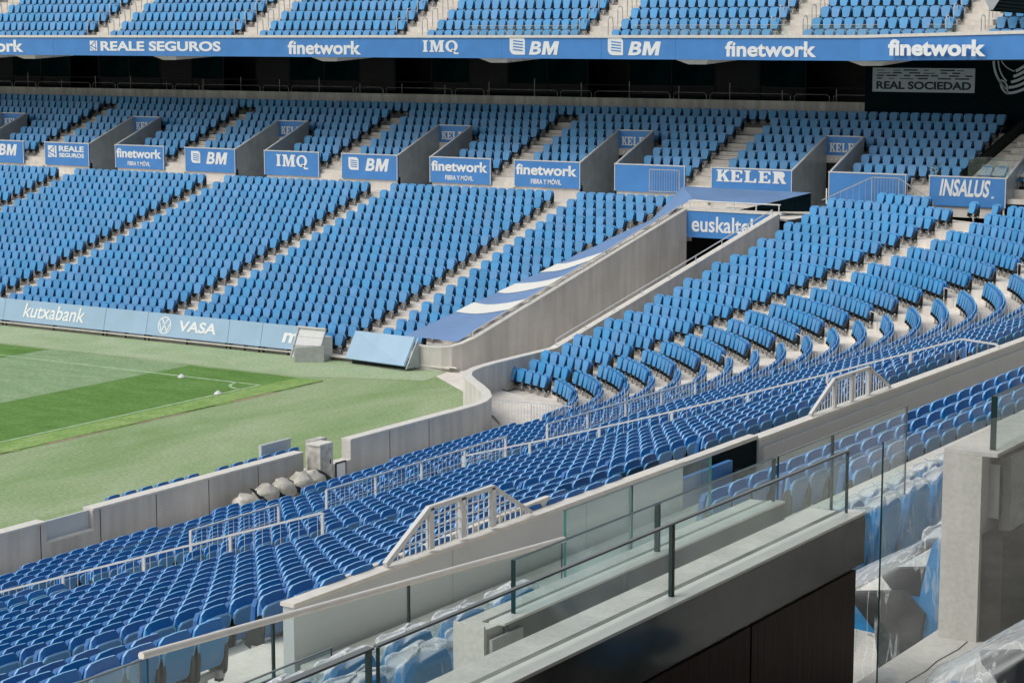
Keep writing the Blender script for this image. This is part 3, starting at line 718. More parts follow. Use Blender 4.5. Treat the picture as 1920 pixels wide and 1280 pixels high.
t = pboard(-57.95, -53.6, [('VASA', 1.75, 1.95, .45, .52, dict(shear=.12, bold=.03))], 'light blue pitch board with a round emblem and four white letters')
def annulus(cx_, cz_, ro, ri, n=24):
    return [[(cx_+ro*cos(2*pi*i/n), cz_+ro*sin(2*pi*i/n)), (cx_+ro*cos(2*pi*(i+1)/n), cz_+ro*sin(2*pi*(i+1)/n)), (cx_+ri*cos(2*pi*(i+1)/n), cz_+ri*sin(2*pi*(i+1)/n)), (cx_+ri*cos(2*pi*i/n), cz_+ri*sin(2*pi*i/n))] for i in range(n)]
vw = annulus(0, 0, .36, .315)
def stroke(a, b, w=.05):
    d = Vector((b[0]-a[0], b[1]-a[1])).normalized(); n = Vector((-d.y, d.x))*w/2
    return [(a[0]+n.x, a[1]+n.y), (b[0]+n.x, b[1]+n.y), (b[0]-n.x, b[1]-n.y), (a[0]-n.x, a[1]-n.y)]
vw += [stroke((-.16, .27), (0, .04)), stroke((0, .04), (.16, .27)), stroke((-.29, .10), (-.14, -.26)), stroke((-.14, -.26), (0, .02)), stroke((0, .02), (.14, -.26)), stroke((.14, -.26), (.29, .10))]
o = flat_polys('round_emblem', vw, t, (.95, .24*.5-.012, .70), LET); o.rotation_euler = (-atan2(.22, .91), 0, 0)
pboard(-53.6, -51.9, None, 'narrow blank light blue pitch board right of the four white letters')
pboard(-51.9, -49.2, [('m', 1.05, .85, .40, .50, dict(shear=.15, bold=.03))], 'light blue pitch board whose single letter is half hidden by the pale cabinet')
# pale open cabinet and its grey flap
t = empty('pale_cabinet', (-49.85, 61.9, 0)); tag(t, 'pale grey tilted panel frame standing before the right end of the boards', 'cabinet')
b = MB(); b.loft([[(0, .0, .12), (.05, .45, 1.22), (.12, .45, 1.25), (.1, 0, .12)], [(1.25, .0, .1), (1.35, .45, 1.22), (1.45, .45, 1.25), (1.3, 0, .1)]], WHITEM)
b.box(.1, 1.35, .3, .9, 0, .9, WHITEM); b.build('panel', t)
b = MB(); b.bar((.05, .40, 1.24), (1.42, .40, 1.24), .07, .07, WHITEM); b.bar((.02, -.02, .1), (.1, .42, 1.24), .05, .05, STEEL); b.bar((1.32, -.02, .1), (1.42, .42, 1.24), .05, .05, STEEL); b.bar((.03, .1, .55), (1.35, .1, .60), .03, .03, STEEL); b.build('frame', t)
b = MB(); b.loft([[(.55, -.5, 0), (.55, -.5, .55), (.60, -.5, .55), (.60, -.5, 0)], [(1.5, .1, 0), (1.5, .1, .65), (1.56, .1, .65), (1.56, .1, 0)]], GREYP if False else STEEL); b.build('side_flap', t)
t = empty('tilted_blue_panel', (-47.45, 62.2, 0)); tag(t, 'blank pale blue tilted panel at the foot of the stair beside the tunnel wall', 'panel')
b = MB(); b.loft([[(0, 0, .22), (.05, .05, .18), (.25, .5, 1.20), (.2, .45, 1.24)], [(3.0, -.35, .22), (3.05, -.3, .18), (3.15, .3, 1.20), (3.1, .25, 1.24)]], BLUEF); b.build('panel', t)
b = MB(); b.loft([[(3.06, -.3, .1), (3.2, .35, .1), (3.2, .3, 1.2), (3.1, -.25, .25)], [(3.1, -.3, .1), (3.24, .35, .1), (3.24, .3, 1.2), (3.14, -.25, .25)]], GREYP); b.box(.2, 2.9, .2, .3, 0, .4, BLK); b.build('frame', t)

# ------------------------------------------------------------------ boards and walls of the far passages
def leafmark(x, z, s):
    """rounded leaf square with four cut lines"""
    pts = [(0, .25), (0, 1), (.75, 1), (.9, .94), (1, .8), (1, 0), (.3, 0), (.12, .06)]
    return [[(x+px*s, z+pz*s) for px, pz in pts]], [[(x+s*.22, z+s*(.26+.16*k)), (x+s*.86, z+s*(.20+.16*k)), (x+s*.86, z+s*(.26+.16*k)), (x+s*.22, z+s*(.32+.16*k))] for k in range(4)]
def squaremark(x, z, s):
    return [[(x, z), (x+s*.72, z), (x+s*.72, z+s), (x, z+s)], [(x+s*.8, z), (x+s, z), (x+s, z+s), (x+s*.8, z+s)]], [stroke((x, z+s*.55), (x+s*.9, z+s*.25), s*.08), stroke((x, z+s*.35), (x+s*.6, z), s*.07), stroke((x+s*.2, z+s*.55), (x+s*.72, z+s*.95), s*.07)]
BZ0, BZ1 = 5.45, 6.64
def board(x0, x1, label, kind):
    t = empty('passage_board', (x0, 81.33, BZ0)); tag(t, label, 'advertising board', 'blue boards along the far walkway')
    w = x1-x0; h = BZ1-BZ0
    b = MB(); b.box(0, w, 0, .08, 0, h, BLUEB); b.build('panel', t)
    b = MB(); b.box(-.02, w+.02, -.015, .10, h, h+.05, WHITEM)
    for x in (0, w-.04): b.box(x, x+.04, -.015, -.001, 0, h, WHITEM)
    b.build('trim', t)
    if kind == 'leaf':
        a, c = leafmark(w*.13, h*.36, h*.52); flat_polys('emblem', a, t, (0, -.004, 0), LET); flat_polys('emblem_lines', c, t, (0, -.018, 0), BLUEB)
        two_letters(t, w*.43, -.004, h*.34, w*.42, h*.52)
    elif kind == 'square':
        a, c = squaremark(w*.08, h*.34, h*.54); flat_polys('emblem', a, t, (0, -.004, 0), LET); flat_polys('emblem_lines', c, t, (0, -.018, 0), BLUEB)
        lettering('REALE', t, w*.33, -.004, h*.62, w*.56, h*.26, bold=.035); lettering('SEGUROS', t, w*.33, -.004, h*.36, w*.56, h*.19, bold=.035)
    elif kind == 'fine':
        lettering('finetwork', t, w*.03, -.004, h*.46, w*.92, h*.42, bold=.03); lettering('FIBRA Y MÓVIL', t, w*.26, -.004, h*.12, w*.46, h*.24, bold=.02)
    elif kind == 'imq': serif_word('IMQ', t, w*.2, -.004, h*.38, w*.62, h*.5)
    elif kind == 'keler': serif_word('KELER', t, w*.07, -.004, h*.52, w*.87, h*.44)
    elif kind == 'insalus':
        lettering('INSALUS', t, w*.14, -.004, h*.34, w*.66, h*.60, bold=.03, shear=.25); flat_polys('full_stop', [[(w*.815, h*.32), (w*.845, h*.32), (w*.85, h*.38), (w*.82, h*.38)]], t, (0, -.004, 0), LET)
    return t
BL = [(-92.9, -89.3, 'blue board at the far left beyond the frame', 'leaf'), (-87.4, -84.0, 'blue board with two white letters, cut by the left edge', 'leaf'), (-82.4, -79.1, 'blue board with a square mark and two lines of white capitals', 'square'), (-77.2, -73.75, 'leftmost blue board with two lines of white text beside the second passage', 'fine'),
      (-72.3, -68.9, 'blue board with leaf mark, left of the board with three serif capitals', 'leaf'), (-67.0, -63.5, 'blue board with three white serif capitals on the walkway', 'imq'), (-62.1, -58.7, 'blue board with leaf mark, right of the board with three serif capitals', 'leaf'),
      (-56.8, -53.3, 'middle one of the three blue boards with two lines of white text', 'fine'), (-52.0, -48.4, 'rightmost of the three blue boards with two lines of white text', 'fine'), (-46.6, -43.0, 'blank blue board with a bar gate at its right end, above the tunnel cover', 'plain'),
      (-41.7, -37.8, 'blue board with white serif capitals above the tunnel sign', 'keler'), (-36.1, -32.6, 'blank blue board right of the serif board, behind a sloping railing', 'plain'), (-31.6, -28.3, 'rightmost blue board with slanted narrow white capitals', 'insalus')]
for a in BL: board(*a)
for i, (a, c) in enumerate(VOM):
    t = empty('passage_walls', (a, 81.42, 5.3)); tag(t, ['grey sided stair passage beyond the left edge', 'grey sided stair passage cut by the left edge of the frame', 'grey sided stair passage right of the square mark board', 'grey sided stair passage right of the board with three serif capitals' if False else 'grey sided stair passage left of the board with three serif capitals',
        'grey sided stair passage right of the second leaf mark board', 'grey sided stair passage left of the blank board with a bar gate', 'grey sided stair passage right of the five serif capitals', 'grey sided passage at the right edge beside the slanted capitals'][i if i < 1 else i], 'passage', 'stair passages through the far upper block')
    w = c-a
    for x in (-.07, w):
        b = MB(); top = [(0, 1.34), (BACKY-81.42, 2.68)]
        b.loft([[(x, 0, -.3), (x, 0, 1.33), (x, BACKY-81.42, 2.68), (x, BACKY-81.42, -.3)], [(x+.07, 0, -.3), (x+.07, 0, 1.33), (x+.07, BACKY-81.42, 2.68), (x+.07, BACKY-81.42, -.3)]], GREYP); b.build('side_panel', t)
        b = MB(); b.bar((x+.035, -.02, 1.36), (x+.035, BACKY-81.42, 2.71), .09, .05, WHITEM); b.build('top_trim', t)
    b = MB(); b.box(0, w, BACKY-81.42, BACKY-81.36, 1.75, 2.68, BLUEB); b.build('back_board', t)
    b = MB(); b.box(0, w, BACKY-81.44, BACKY-81.36, 2.68, 2.73, WHITEM); b.build('back_trim', t)
    serif_word('KELER', t, w*.08, BACKY-81.424, 2.0, w*.86, .40)
    b = MB(); b.box(0, w, BACKY-81.30, BACKY-81.25, -.3, 1.75, VOID); b.box(0, w, .0, BACKY-81.42, -.32, -.30, CON); b.build('opening', t)
    b = MB()
    for k in range(6): b.loft([[(w*.1+k*w*.13, BACKY-81.47, 1.62), (w*.16+k*w*.13, BACKY-81.47, 1.62), (w*.2+k*w*.13, BACKY-81.47, 1.74), (w*.14+k*w*.13, BACKY-81.47, 1.74)], [(w*.1+k*w*.13, BACKY-81.44, 1.62), (w*.16+k*w*.13, BACKY-81.44, 1.62), (w*.2+k*w*.13, BACKY-81.44, 1.74), (w*.14+k*w*.13, BACKY-81.44, 1.74)]], LET)
    b.build('warning_strip', t)
def gate(name, label, x0, x1, y, z0, h, slope=None, n=12):
    t = empty(name, (x0, y, z0)); tag(t, label, 'railing', 'bar railings on the far walkway'); w = x1-x0
    b = MB(); b.bar((0, 0, 0), (0, 0, h), .04, .04, STEEL); b.bar((w, 0, 0), (w, 0, h), .04, .04, STEEL); b.bar((0, 0, h), (w, 0, h), .04, .04, STEEL); b.bar((0, 0, .08), (w, 0, .08), .03, .03, STEEL)
    if slope: b.bar((w, 0, h), (w+slope, 0, .25), .04, .04, STEEL); b.bar((w+slope, 0, -.4), (w+slope, 0, .25), .04, .04, STEEL); b.bar((0, 0, h), (-slope*1.5, 0, .1), .04, .04, STEEL)
    b.build('frame', t)
    b = MB()
    for k in range(1, n): b.bar((w*k/n, 0, .08), (w*k/n, 0, h), .014, .014, STEEL)
    if slope:
        for k in range(1, 8): f = k/8; b.bar((w+slope*f, 0, 0), (w+slope*f, 0, h*(1-f)+.25*f), .014, .014, STEEL); b.bar((-slope*1.5*f, 0, 0), (-slope*1.5*f, 0, h*(1-f)+.1*f), .014, .014, STEEL)
    b.build('bars', t)
gate('bar_gate', 'grey bar gate in front of the blank board above the tunnel cover', -44.6, -43.1, 81.0, 5.45, 1.05)
gate('bar_railing', 'grey bar railing with sloping ends before the blank board right of the serif board', -33.9, -32.7, 80.8, 5.4, 1.15, 1.5, 9)

# ------------------------------------------------------------------ concourse band, ribbon wall, upper tier
one('ribbon_wall', 'long grey concrete wall behind the highest row of the far upper block', 'wall', lambda m: (m.box(-130, -37.8, 89.1, 89.3, 8.0, 9.36, CONR)))
def hoops(m):
    x = -110; random.seed(2)
    seg = [3.2, 1.4]; k = 0
    while x < -39:
        w = seg[k % 2]*1.35; k += 1
        m.tube([(x+.05, 89.2, 9.36), (x+.05, 89.2, 9.58), (x+.18, 89.2, 9.68), (x+w-.18, 89.2, 9.68), (x+w-.05, 89.2, 9.58), (x+w-.05, 89.2, 9.36)], .018, STEEL, 5); x += w+.1
one('hooped_rail', 'thin grey hooped rails on top of the grey concrete wall under the blue banner', 'railing', hoops)
def back(m):
    m.box(-130, -20, 93.5, 94, 5, 12.2, VOID); m.box(-130, -20, 89.35, 93.5, 9.1, 9.2, DARKC); m.box(-130, -20, 80.1, 93.5, 11.75, 11.95, DARKC)
one('concourse', 'dark open concourse level under the upper tier of the far stand', 'concourse', back)
t = empty('concourse_windows', (0, 91.4, 9.2)); tag(t, 'row of dark concourse windows with faint reflections under the blue banner', 'windows')
PANE = mat('dark_pane', (.002, .008, .012), .12, spec=.12, vary=.5, scale=.8)
PANEL2 = mat('dull_pane', (.003, .018, .026), .6, spec=.02, vary=.8, scale=.5)
pm = MB(); pm.box(0, 2.3, 0, .03, 0, 1, PANE); pmd = pm.data('pane'); pm = MB(); pm.box(0, 2.3, 0, .03, 0, 1, PANEL2); pmd2 = pm.data('pane')
x = -112; k = 0
while x < -40:
    if k % 5 != 4:
        o = link('pane', pmd2 if k % 3 else pmd, t); o.location = (x, 0, .75); o.scale = (1, 1, 1.75)
        o = link('pane', pmd, t); o.location = (x, .02, 0); o.scale = (1, 1, .7)
    x += 2.42; k += 1
b = MB(); x = -112
while x < -40: b.box(x-.08, x-.02, -.02, .06, 0, 2.5, BLK); x += 2.42
b.box(-112, -38, -.02, .05, .70, .75, BLK); b.build('mullions', t)
random.seed(9)
t = empty('thin_posts', (0, 90.8, 9.2)); tag(t, 'thin grey posts standing in front of the dark concourse windows', 'posts')
pm = MB(); pm.box(-.015, .015, -.015, .015, 0, 1, STEEL); pmd = pm.data('post')
for k in range(26):
    o = link('post', pmd, t); o.location = (-110+k*2.8, 0, 0); o.scale = (1, 1, .55+random.random()*.5)
# dark end wall with hanging sign and crest
one('dark_end_wall', 'dark teal wall at the right end of the concourse behind the signs', 'wall', lambda m: m.box(-37.8, -20, 89.0, 89.3, 6, 12, TEALW))
t = empty('club_sign', (-37.4, 88.9, 9.87)); tag(t, 'pale banner with dark capitals under lines of small print on the dark wall', 'sign')
SIGNP = mat('sign_pale', (.62, .72, .78), .6, vary=.05)
b = MB(); b.box(0, 4.85, 0, .05, 0, 1.08, SIGNP); b.build('panel', t)
lettering('REAL SOCIEDAD', t, .2, -.004, .12, 4.5, .36, NAVY, bold=.035)
b = MB(); random.seed(4)
for r in range(4):
    x = .1+random.random()*.5
    while x < 4.5:
        w = random.uniform(.2, .7); b.box(x, min(x+w, 4.75), -.012, -.003, .58+r*.125, .58+r*.125+random.choice((.035, .06)), NAVY); x += w+random.uniform(.08, .6)
b.build('small_print', t)
t = empty('club_crest', (-31.7, 88.9, 9.8)); tag(t, 'part of a striped white crest on the dark wall at the right edge', 'crest')
cp = []
def curve_band(a, b_, bow, w, n=8):
    out = []
    for i in range(n):
        def pt(f): x = a[0]*(1-f)+b_[0]*f; z = a[1]*(1-f)+b_[1]*f+bow*sin(pi*f); return (x, z)
        p, q = pt(i/n), pt((i+1)/n); out.append([(p[0], p[1]-w/2), (q[0], q[1]-w/2), (q[0], q[1]+w/2), (p[0], p[1]+w/2)])
    return out
def arc_strokes(P0, P1, P2, w, n=9):
    q = [((1-f)**2*P0[0]+2*f*(1-f)*P1[0]+f*f*P2[0], (1-f)**2*P0[1]+2*f*(1-f)*P1[1]+f*f*P2[1]) for f in [i/n for i in range(n+1)]]
    return [stroke(a_, b__, w) for a_, b__ in zip(q, q[1:])]
for k in range(5): cp += arc_strokes((.62+.10*k, .10+.24*k), (1.3+.05*k, .06+.30*k), (2.1, .75+.30*k), .12)
cp += arc_strokes((.0, 1.62), (-.02, .8), (.62, .28), .10) + arc_strokes((.20, 1.62), (.22, .95), (.62, .62), .06) + arc_strokes((.30, 1.62), (.45, 1.2), (.95, 1.05), .04)
cp += arc_strokes((.34, .66), (.30, .30), (.66, .06), .07) + arc_strokes((.34, .66), (.72, .60), (.66, .06), .07) + arc_strokes((.42, .50), (.52, .42), (.62, .24), .05)
flat_polys('stripes', cp, t, (0, -.004, 0), SIGNP)

# fascia of the upper tier
t = empty('upper_fascia', (0, 79.9, 11.37)); tag(t, 'long blue banner with white sponsor lettering along the edge of the upper tier', 'banner')
b = MB(); b.box(-112, -34.2, 0, .25, 0, .93, BLUEB); b.loft([[(-34.2, 0, 0), (-34.2, .25, 0), (-34.2, .25, .93), (-34.2, 0, .93)], [(-24, -2.2, .16), (-24, -1.9, .16), (-24, -1.9, 1.16), (-24, -2.2, 1.16)]], BLUEB); b.build('panel', t)
SEAM = mat('banner_seam', (.03, .13, .36), .6)
b = MB(); random.seed(21); x = -110
while x < -35: b.box(x, x+.02, -.003, -.001, 0, .93, SEAM); x += random.uniform(3.5, 6.5)
tag(b.build('seams', t), kind='stuff')
b = MB(); b.box(-112, -34.2, -.05, .45, .93, 1.05, CREAM); b.loft([[(-34.2, -.05, .93), (-34.2, .45, .93), (-34.2, .45, 1.05), (-34.2, -.05, 1.05)], [(-24, -2.25, 1.16), (-24, -1.7, 1.16), (-24, -1.7, 1.30), (-24, -2.25, 1.30)]], CREAM); b.build('coping', t)
def X80(px, y=90):  # position along the fascia for a photograph column
    d = R_*((px-960)/3870)+(F_*sin(th)+Vector((0, 0, cos(th))))*((640-y)/3870)+F_*cos(th)-Vector((0, 0, sin(th))); return d.x*79.9/d.y
def fl(s, a, c, z, h, **k): return lettering(s, t, X80(a), -.004, z, X80(c)-X80(a), h, **k)
fl('finetwork', -90, 44, .15, .66, bold=.03)
a, c = squaremark(X80(169), .24, .52); flat_polys('emblem', a, t, (0, -.004, 0), LET); flat_polys('emblem_lines', c, t, (0, -.018, 0), BLUEB)
fl('REALE SEGUROS', 189, 414, .24, .50, bold=.035)
fl('finetwork', 540, 677, .12, .66, bold=.03)
serif_word('IMQ', t, X80(790), -.004, .27, X80(862)-X80(790), .54)
for p0, p1, p2 in ((956, 990, 1049), (1140, 1176, 1240)):
    s_ = X80(p0+31)-X80(p0); a, c = leafmark(X80(p0), .17, s_*.92); flat_polys('emblem', a, t, (0, -.004, 0), LET); flat_polys('emblem_lines', c, t, (0, -.018, 0), BLUEB)
    two_letters(t, X80(p1+2), -.004, .17, X80(p2)-X80(p1+2), .60)
fl('finetwork', 1360, 1531, .13, .66, bold=.03)
lettering('finetwork', t, X80(1675), -.42-.11, .22, 4.55, .66, bold=.04, rot=(0, 0, -atan2(2.2, 10.2)))
for k, px in enumerate((-40, 45, 308, 608, 925, 1298, 1625)):
    x = X80(px, 108)
    def brk(m):
        m.loft([[(-.85, 0, 0), (.75, 0, 0), (.5, .25, -.20), (-.35, .25, -.20)], [(-.85, 3.2, 0), (.75, 3.2, 0), (.5, 3.0, -.06), (-.35, 3.0, -.06)]], CREAM)
    o = one('fascia_bracket', 'pale bracket under the blue banner, %s' % ['beyond the left edge', 'near the left edge of the photo', 'below the long capital lettering', 'below the third wordmark', 'between the serif letters and the first leaf mark', 'left of the wordmark right of centre', 'just left of the pale club sign'][k], 'bracket', brk, 'pale brackets under the blue banner'); o.location = (x, 79.98, 11.365)
def terrace_top(m):
    m.box(-130, -20, 80.15, 80.25, 11.4, 12.3, DARKC)
    zprev = 11.8
    for k in range(9):
        y0 = topY(k)-.74; z = topZ(k)-ST
        m.box(-130, -20, y0, y0+.866, max(z-.5, 11.45), z, CON)
one('upper_tier_terrace', None, None, terrace_top, kind='structure')
for i, a in enumerate(last_t[1:-1]):
    def f(m): pass
    x = a+.98
    stairs('pale top tier stair, %s' % ['beyond the left edge', 'second from the left edge', 'above the long capital lettering', 'above the third wordmark', 'left of the right leaf mark', 'above the wordmark right of centre', 'rightmost beside the louvres'][i], [(x, topY(k)-.742, topZ(k-1)-ST, .24) for k in range(1, 7)], 'stairs of the top tier')
    for side, sx in (('left', -.95), ('right', .55)):
        b = MB()
        for k in range(1, 5):
            z = topZ(k)-ST; y = topY(k)-.5
            b.tube([(x+sx, y, z-.1), (x+sx, y, z+.75), (x+sx, y+.06, z+.86), (x+sx, y+.25, z+.9), (x+sx, y+.42, z+.84), (x+sx, y+.46, z+.3)], .022, WHITEM if side == 'left' else STEEL, 5)
        o = b.build('hoop_handrail'); tag(o, 'hooped handrails, %s side of the top tier stair, %s' % (side, ['beyond the left edge', 'second from the left edge', 'above the long capital lettering', 'above the third wordmark', 'left of the right leaf mark', 'above the wordmark right of centre', 'rightmost beside the louvres'][i]), 'handrail', 'hooped handrails of the top tier')
for i, (px0, px1) in enumerate(((872, 1085), (1180, 1290), (1290, 1470), (1500, 1640), (1730, 1790))):
    a, c = X80(px0, 60), X80(px1, 60)
    t = empty('glass_guard', (a, 80.25, 12.42)); tag(t, 'low clear glass guard on the upper tier edge above %s' % ['the first leaf mark', 'the second leaf mark', 'the wordmark right of centre', 'the join of the banner', 'the last wordmark'][i], 'glass guard', 'glass guards on the upper tier edge')
    b = MB(); b.box(0, c-a, 0, .02, 0, .42, GLASS); b.build('pane', t); b = MB(); b.box(0, c-a, -.005, .025, .42, .44, STEEL); b.build('top_rail', t)
# louvres at the upper right corner
t = empty('louvre_screen', (-28.95, 80.7, 13.42)); tag(t, 'dark slatted louvre screen at the upper right corner', 'louvre')
sl = MB(); sl.box(0, 5, 0, .04, 0, .07, BLK); sld = sl.data('slat')
for k in range(9):
    o = link('slat', sld, t); o.location = (.12*k, 0, .02+.13*k); o.rotation_euler = (.5, .10, 0)
b = MB(); b.loft([[(-.1, .1, -.05), (5, .1, -.45), (5, .15, -.45), (-.1, .15, -.05)], [(1.2, .1, 1.3), (5, .1, 1.3), (5, .15, 1.3), (1.2, .15, 1.3)]], TEALW); b.loft([[(-.75, -.05, 1.25), (-.05, -.05, .0), (.08, -.05, .0), (.9, -.05, 1.25)], [(-.75, .05, 1.25), (-.05, .05, .0), (.08, .05, .0), (.9, .05, 1.25)]], GREYP); b.build('side_frame', t)

# stair and dark rail at the right end of the far upper block
t = empty('end_stair', (-30.2, 82.0, 5.9)); tag(t, 'steep pale stair rising at the right edge beside the black sloping parapet', 'stairs')
st = MB(); st.box(0, 1.7, 0, .9, -.30, 0, STAIRTR); std = st.data('step')
for k in range(13):
    o = link('step', std, t); o.location = (.12+.10*k, .30+.47*k, .30+.25*k)
b = MB(); b.loft([[(-.5, .4, .35), (-.5, .4, .85), (-.38, .4, .85), (-.38, .4, .35)], [(1.1, 6.9, 3.4), (1.1, 6.9, 3.95), (1.22, 6.9, 3.95), (1.22, 6.9, 3.4)]], BLK); b.build('parapet', t)
b = MB(); b.loft([[(1.9, .6, -.2), (3.5, .6, -.2), (3.5, 6.9, 3.0), (2.9, 6.9, 3.0)], [(1.9, .6, .2), (3.5, .6, .2), (3.5, 6.9, 3.4), (2.9, 6.9, 3.4)]], DARKC); b.build('side_wall', t)
for k, (x, y, z) in enumerate(((-30.0, 82.2, 6.64), (-29.1, 82.2, 6.64))):
    b = MB(); b.box(0, .85, 0, .02, 0, .85, GLASS); tag(b.build('glass_screen'), 'clear glass screen on the rightmost blue board, %s half' % ('left' if k == 0 else 'right'), 'glass screen', 'glass screens above the rightmost board'); bpy.data.objects[b'glass_screen'.decode() + ('' if k == 0 else '.001')].location = (x, y-.7, z)
def plant(m):
    random.seed(12)
    for k in range(70):
        a = random.random()*2*pi; r = random.random()*.28; z = random.random()*.5; l = random.uniform(.10, .2)
        p = Vector((r*cos(a), r*sin(a)*.6, z)); d = Vector((cos(a)*l, sin(a)*l*.6, random.uniform(.02, .15))); s = Vector((-sin(a), cos(a), 0))*.03
        m.add([p-s, p+s, p+d+s*.2, p+d-s*.2], [(0, 1, 2, 3)], PL if k % 4 else LET)
PL = mat('leaf_green', (.05, .10, .04), .7)
o = one('bundle_behind_glass', 'tangle of green and white netting behind the glass at the right of the upper block', 'netting', plant); o.location = (-31.6, 82.0, 6.6)

# ------------------------------------------------------------------ railings in the near stand
def railing(label, pts, group, post=2.0, bar=.16, h=.95, name='white_railing', both=False, thick=.036, mesh=True):
    """pts: list of top rail points; parts: rail, posts, bars"""
    t = empty(name, pts[0]); tag(t, label, 'railing', group); o0 = Vector(pts[0]); P = [Vector(p)-o0 for p in pts]
    b = MB()
    for a, c in zip(P, P[1:]): b.bar(a, c, thick, thick, WHITEM)
    if mesh:
        for a, c in zip(P, P[1:]): b.bar(a+Vector((0, 0, -h+.1)), c+Vector((0, 0, -h+.1)), .025, .025, WHITEM)
    b.build('rail', t)
    L = [0]
    for a, c in zip(P, P[1:]): L.append(L[-1]+(c-a).length)
    def at(s):
        for i in range(len(P)-1):
            if s <= L[i+1]+1e-6: f = (s-L[i])/(L[i+1]-L[i]); return P[i].lerp(P[i+1], f)
        return P[-1]
    pm = MB(); pm.box(-.03, .03, -.015, .015, -h, 0, WHITEM); pmd = pm.data('post')
    n = max(1, round(L[-1]/post))
    for k in range(n+1): o = link('post', pmd, t); o.location = at(L[-1]*k/n)
    bm_ = MB(); k = 0; s = bar
    while s < L[-1]-.03:
        p = at(s); bm_.bar(p+Vector((0, 0, -h+.1)), p, .008, .008, WHITEM); s += bar
    if mesh:
        for q in (.33, .62):
            for a, c in zip(P, P[1:]): bm_.bar(a+Vector((0, 0, -h*q)), c+Vector((0, 0, -h*q)), .012, .012, WHITEM)
    tag(bm_.build('bars', t), kind='stuff')
    return t
zr = zc(9)+.17; xr = nearX(9)-.55; gname = 'white railings inside the near stand'
railing('short white mesh railing in the near stand, left of the middle, above the front rows', [(xr, 29.6, zr), (xr, 32.3, zr)], gname)
railing('long white mesh railing in the near stand above the low wall gap', [(xr, 33.9, zr), (xr, 40.9, zr)], gname)
railing('white mesh railing in the near stand below the corner fan', [(xr, 42.8, zr), (xr+.1, 50.5, zr)], gname)
railing('white bar railing climbing toward the bottom left of the near stand', [(nearX(3.6), 28.0, zc(3.6)-.12), (nearX(8), 28.0, zc(8)+.1), (nearX(13.7), 28.0, zc(13.7)+.26)], gname, bar=.22, mesh=False)
pts = [(nearX(n), 40.0, zc(n)+.11) for n in (7.6, 10, 13, 16, 19, 22.2)]+[(-13.95, 39.9, 6.25)]
railing('long white bar railing climbing all the way up to the pale wall at the right', pts, gname, bar=.24, mesh=False)
# thin bar fence along the aisle between the corner fan and the near stand
def fence(m, A, B, h, step, r=.0045):
    A = Vector(A); B = Vector(B); n = int((B-A).length/step)
    for k in range(n+1): p = A.lerp(B, k/n); m.bar(p+Vector((0, 0, .12)), p+Vector((0, 0, h)), r*2, r*2, WHITEM)
t = empty('thin_bar_fence', (-35, 53.9, 0)); tag(t, 'very thin white bar fence rising along the stair between corner and near seats', 'fence')
b = MB(); b.bar((0, 0, 1.02), (2.4, .4, .98), .03, .03, WHITEM)
fence(b, (0, 0, 0), (2.4, .4, 0), 1.0, .105)
prev = None
for n in range(0, 24):
    x = nearX(n)+35-.6; z = zc(n)-ST; fence(b, (x, .3, z-.1), (x+.84, .3, z+.05), 1.02, .105)
tag(b.build('bars', t), kind='stuff')
b = MB()
for n in range(0, 24, 4): x = nearX(n)+35-.6; z = zc(n)-ST; b.bar((x, .3, z), (x, .3, z+1.0), .015, .015, WHITEM)
b.build('post', t)
# small hand rails beside the second corner aisle
for n in (6, 9, 12, 15, 18, 20):
    r = R0+TR*n; a0, a1 = 52.3, 57.0
    p = (CX+r*sin(radians(a0)), CY+r*cos(radians(a0)), zc(n)-ST); q = (CX+r*sin(radians(a1)), CY+r*cos(radians(a1)), zc(n)-ST)
    def f(m, p=p, q=q):
        P = Vector(p); Q = Vector(q); P2 = P.lerp(Q, .75)
        m.tube([P+Vector((0, 0, .1)), P+Vector((0, 0, .62)), P2+Vector((0, 0, .66)), P2+Vector((0, 0, .1))], .02, WHITEM, 5)
    one('stair_rail', 'short white grab rail on the corner stair, %s' % {6: 'lowest of them', 9: 'second from the bottom', 12: 'third from the bottom', 15: 'third from the top', 18: 'second from the top', 20: 'highest of them'}[n], 'grab rail', f, 'grab rails on the corner stair')

# mesh barriers on the pale wall coping
def barrier(y0, y1, x, z, label, mesh=True):
    t = empty('mesh_barrier', (x, y0, z)); tag(t, label, 'barrier', 'white barriers on the pale wall coping'); L = y1-y0; a, c = L*.28, L*.72; h = .47
    b = MB(); b.bar((0, 0, 0), (0, a, h), .065, .055, WHITEM, (1, 0, 0)); b.bar((0, a, h), (0, c, h), .06, .05, WHITEM); b.bar((0, c, h), (0, L, 0), .04, .04, WHITEM, (1, 0, 0)); b.build('rail', t)
    for y in ((a+.02, (a+c)/2, c-.02)):
        b = MB(); b.box(-.03, .03, y-.045, y+.045, 0, h, WHITEM); b.build('post', t)
    b = MB(); y = .12
    top = lambda y: h*y/a if y < a else (h if y < c else h*(L-y)/(L-c))
    while y < L-.1: b.bar((0, y, 0), (0, y, top(y)), .014, .014, WHITEM); y += .115
    if mesh:
        for zz in (.12, .24, .36):
            ya = a*zz/h; yb = L-(L-c)*zz/h; b.bar((0, ya, zz), (0, yb, zz), .012, .012, WHITEM)
    tag(b.build('infill_bars', t), kind='stuff')
barrier(17.75, 20.75, -13.02, 6.68, 'nearer white mesh barrier with slanted ends on the pale wall')
barrier(30.9, 34.3, -13.95, 6.20, 'farther white barrier with slanted ends on the pale wall at the right', False)

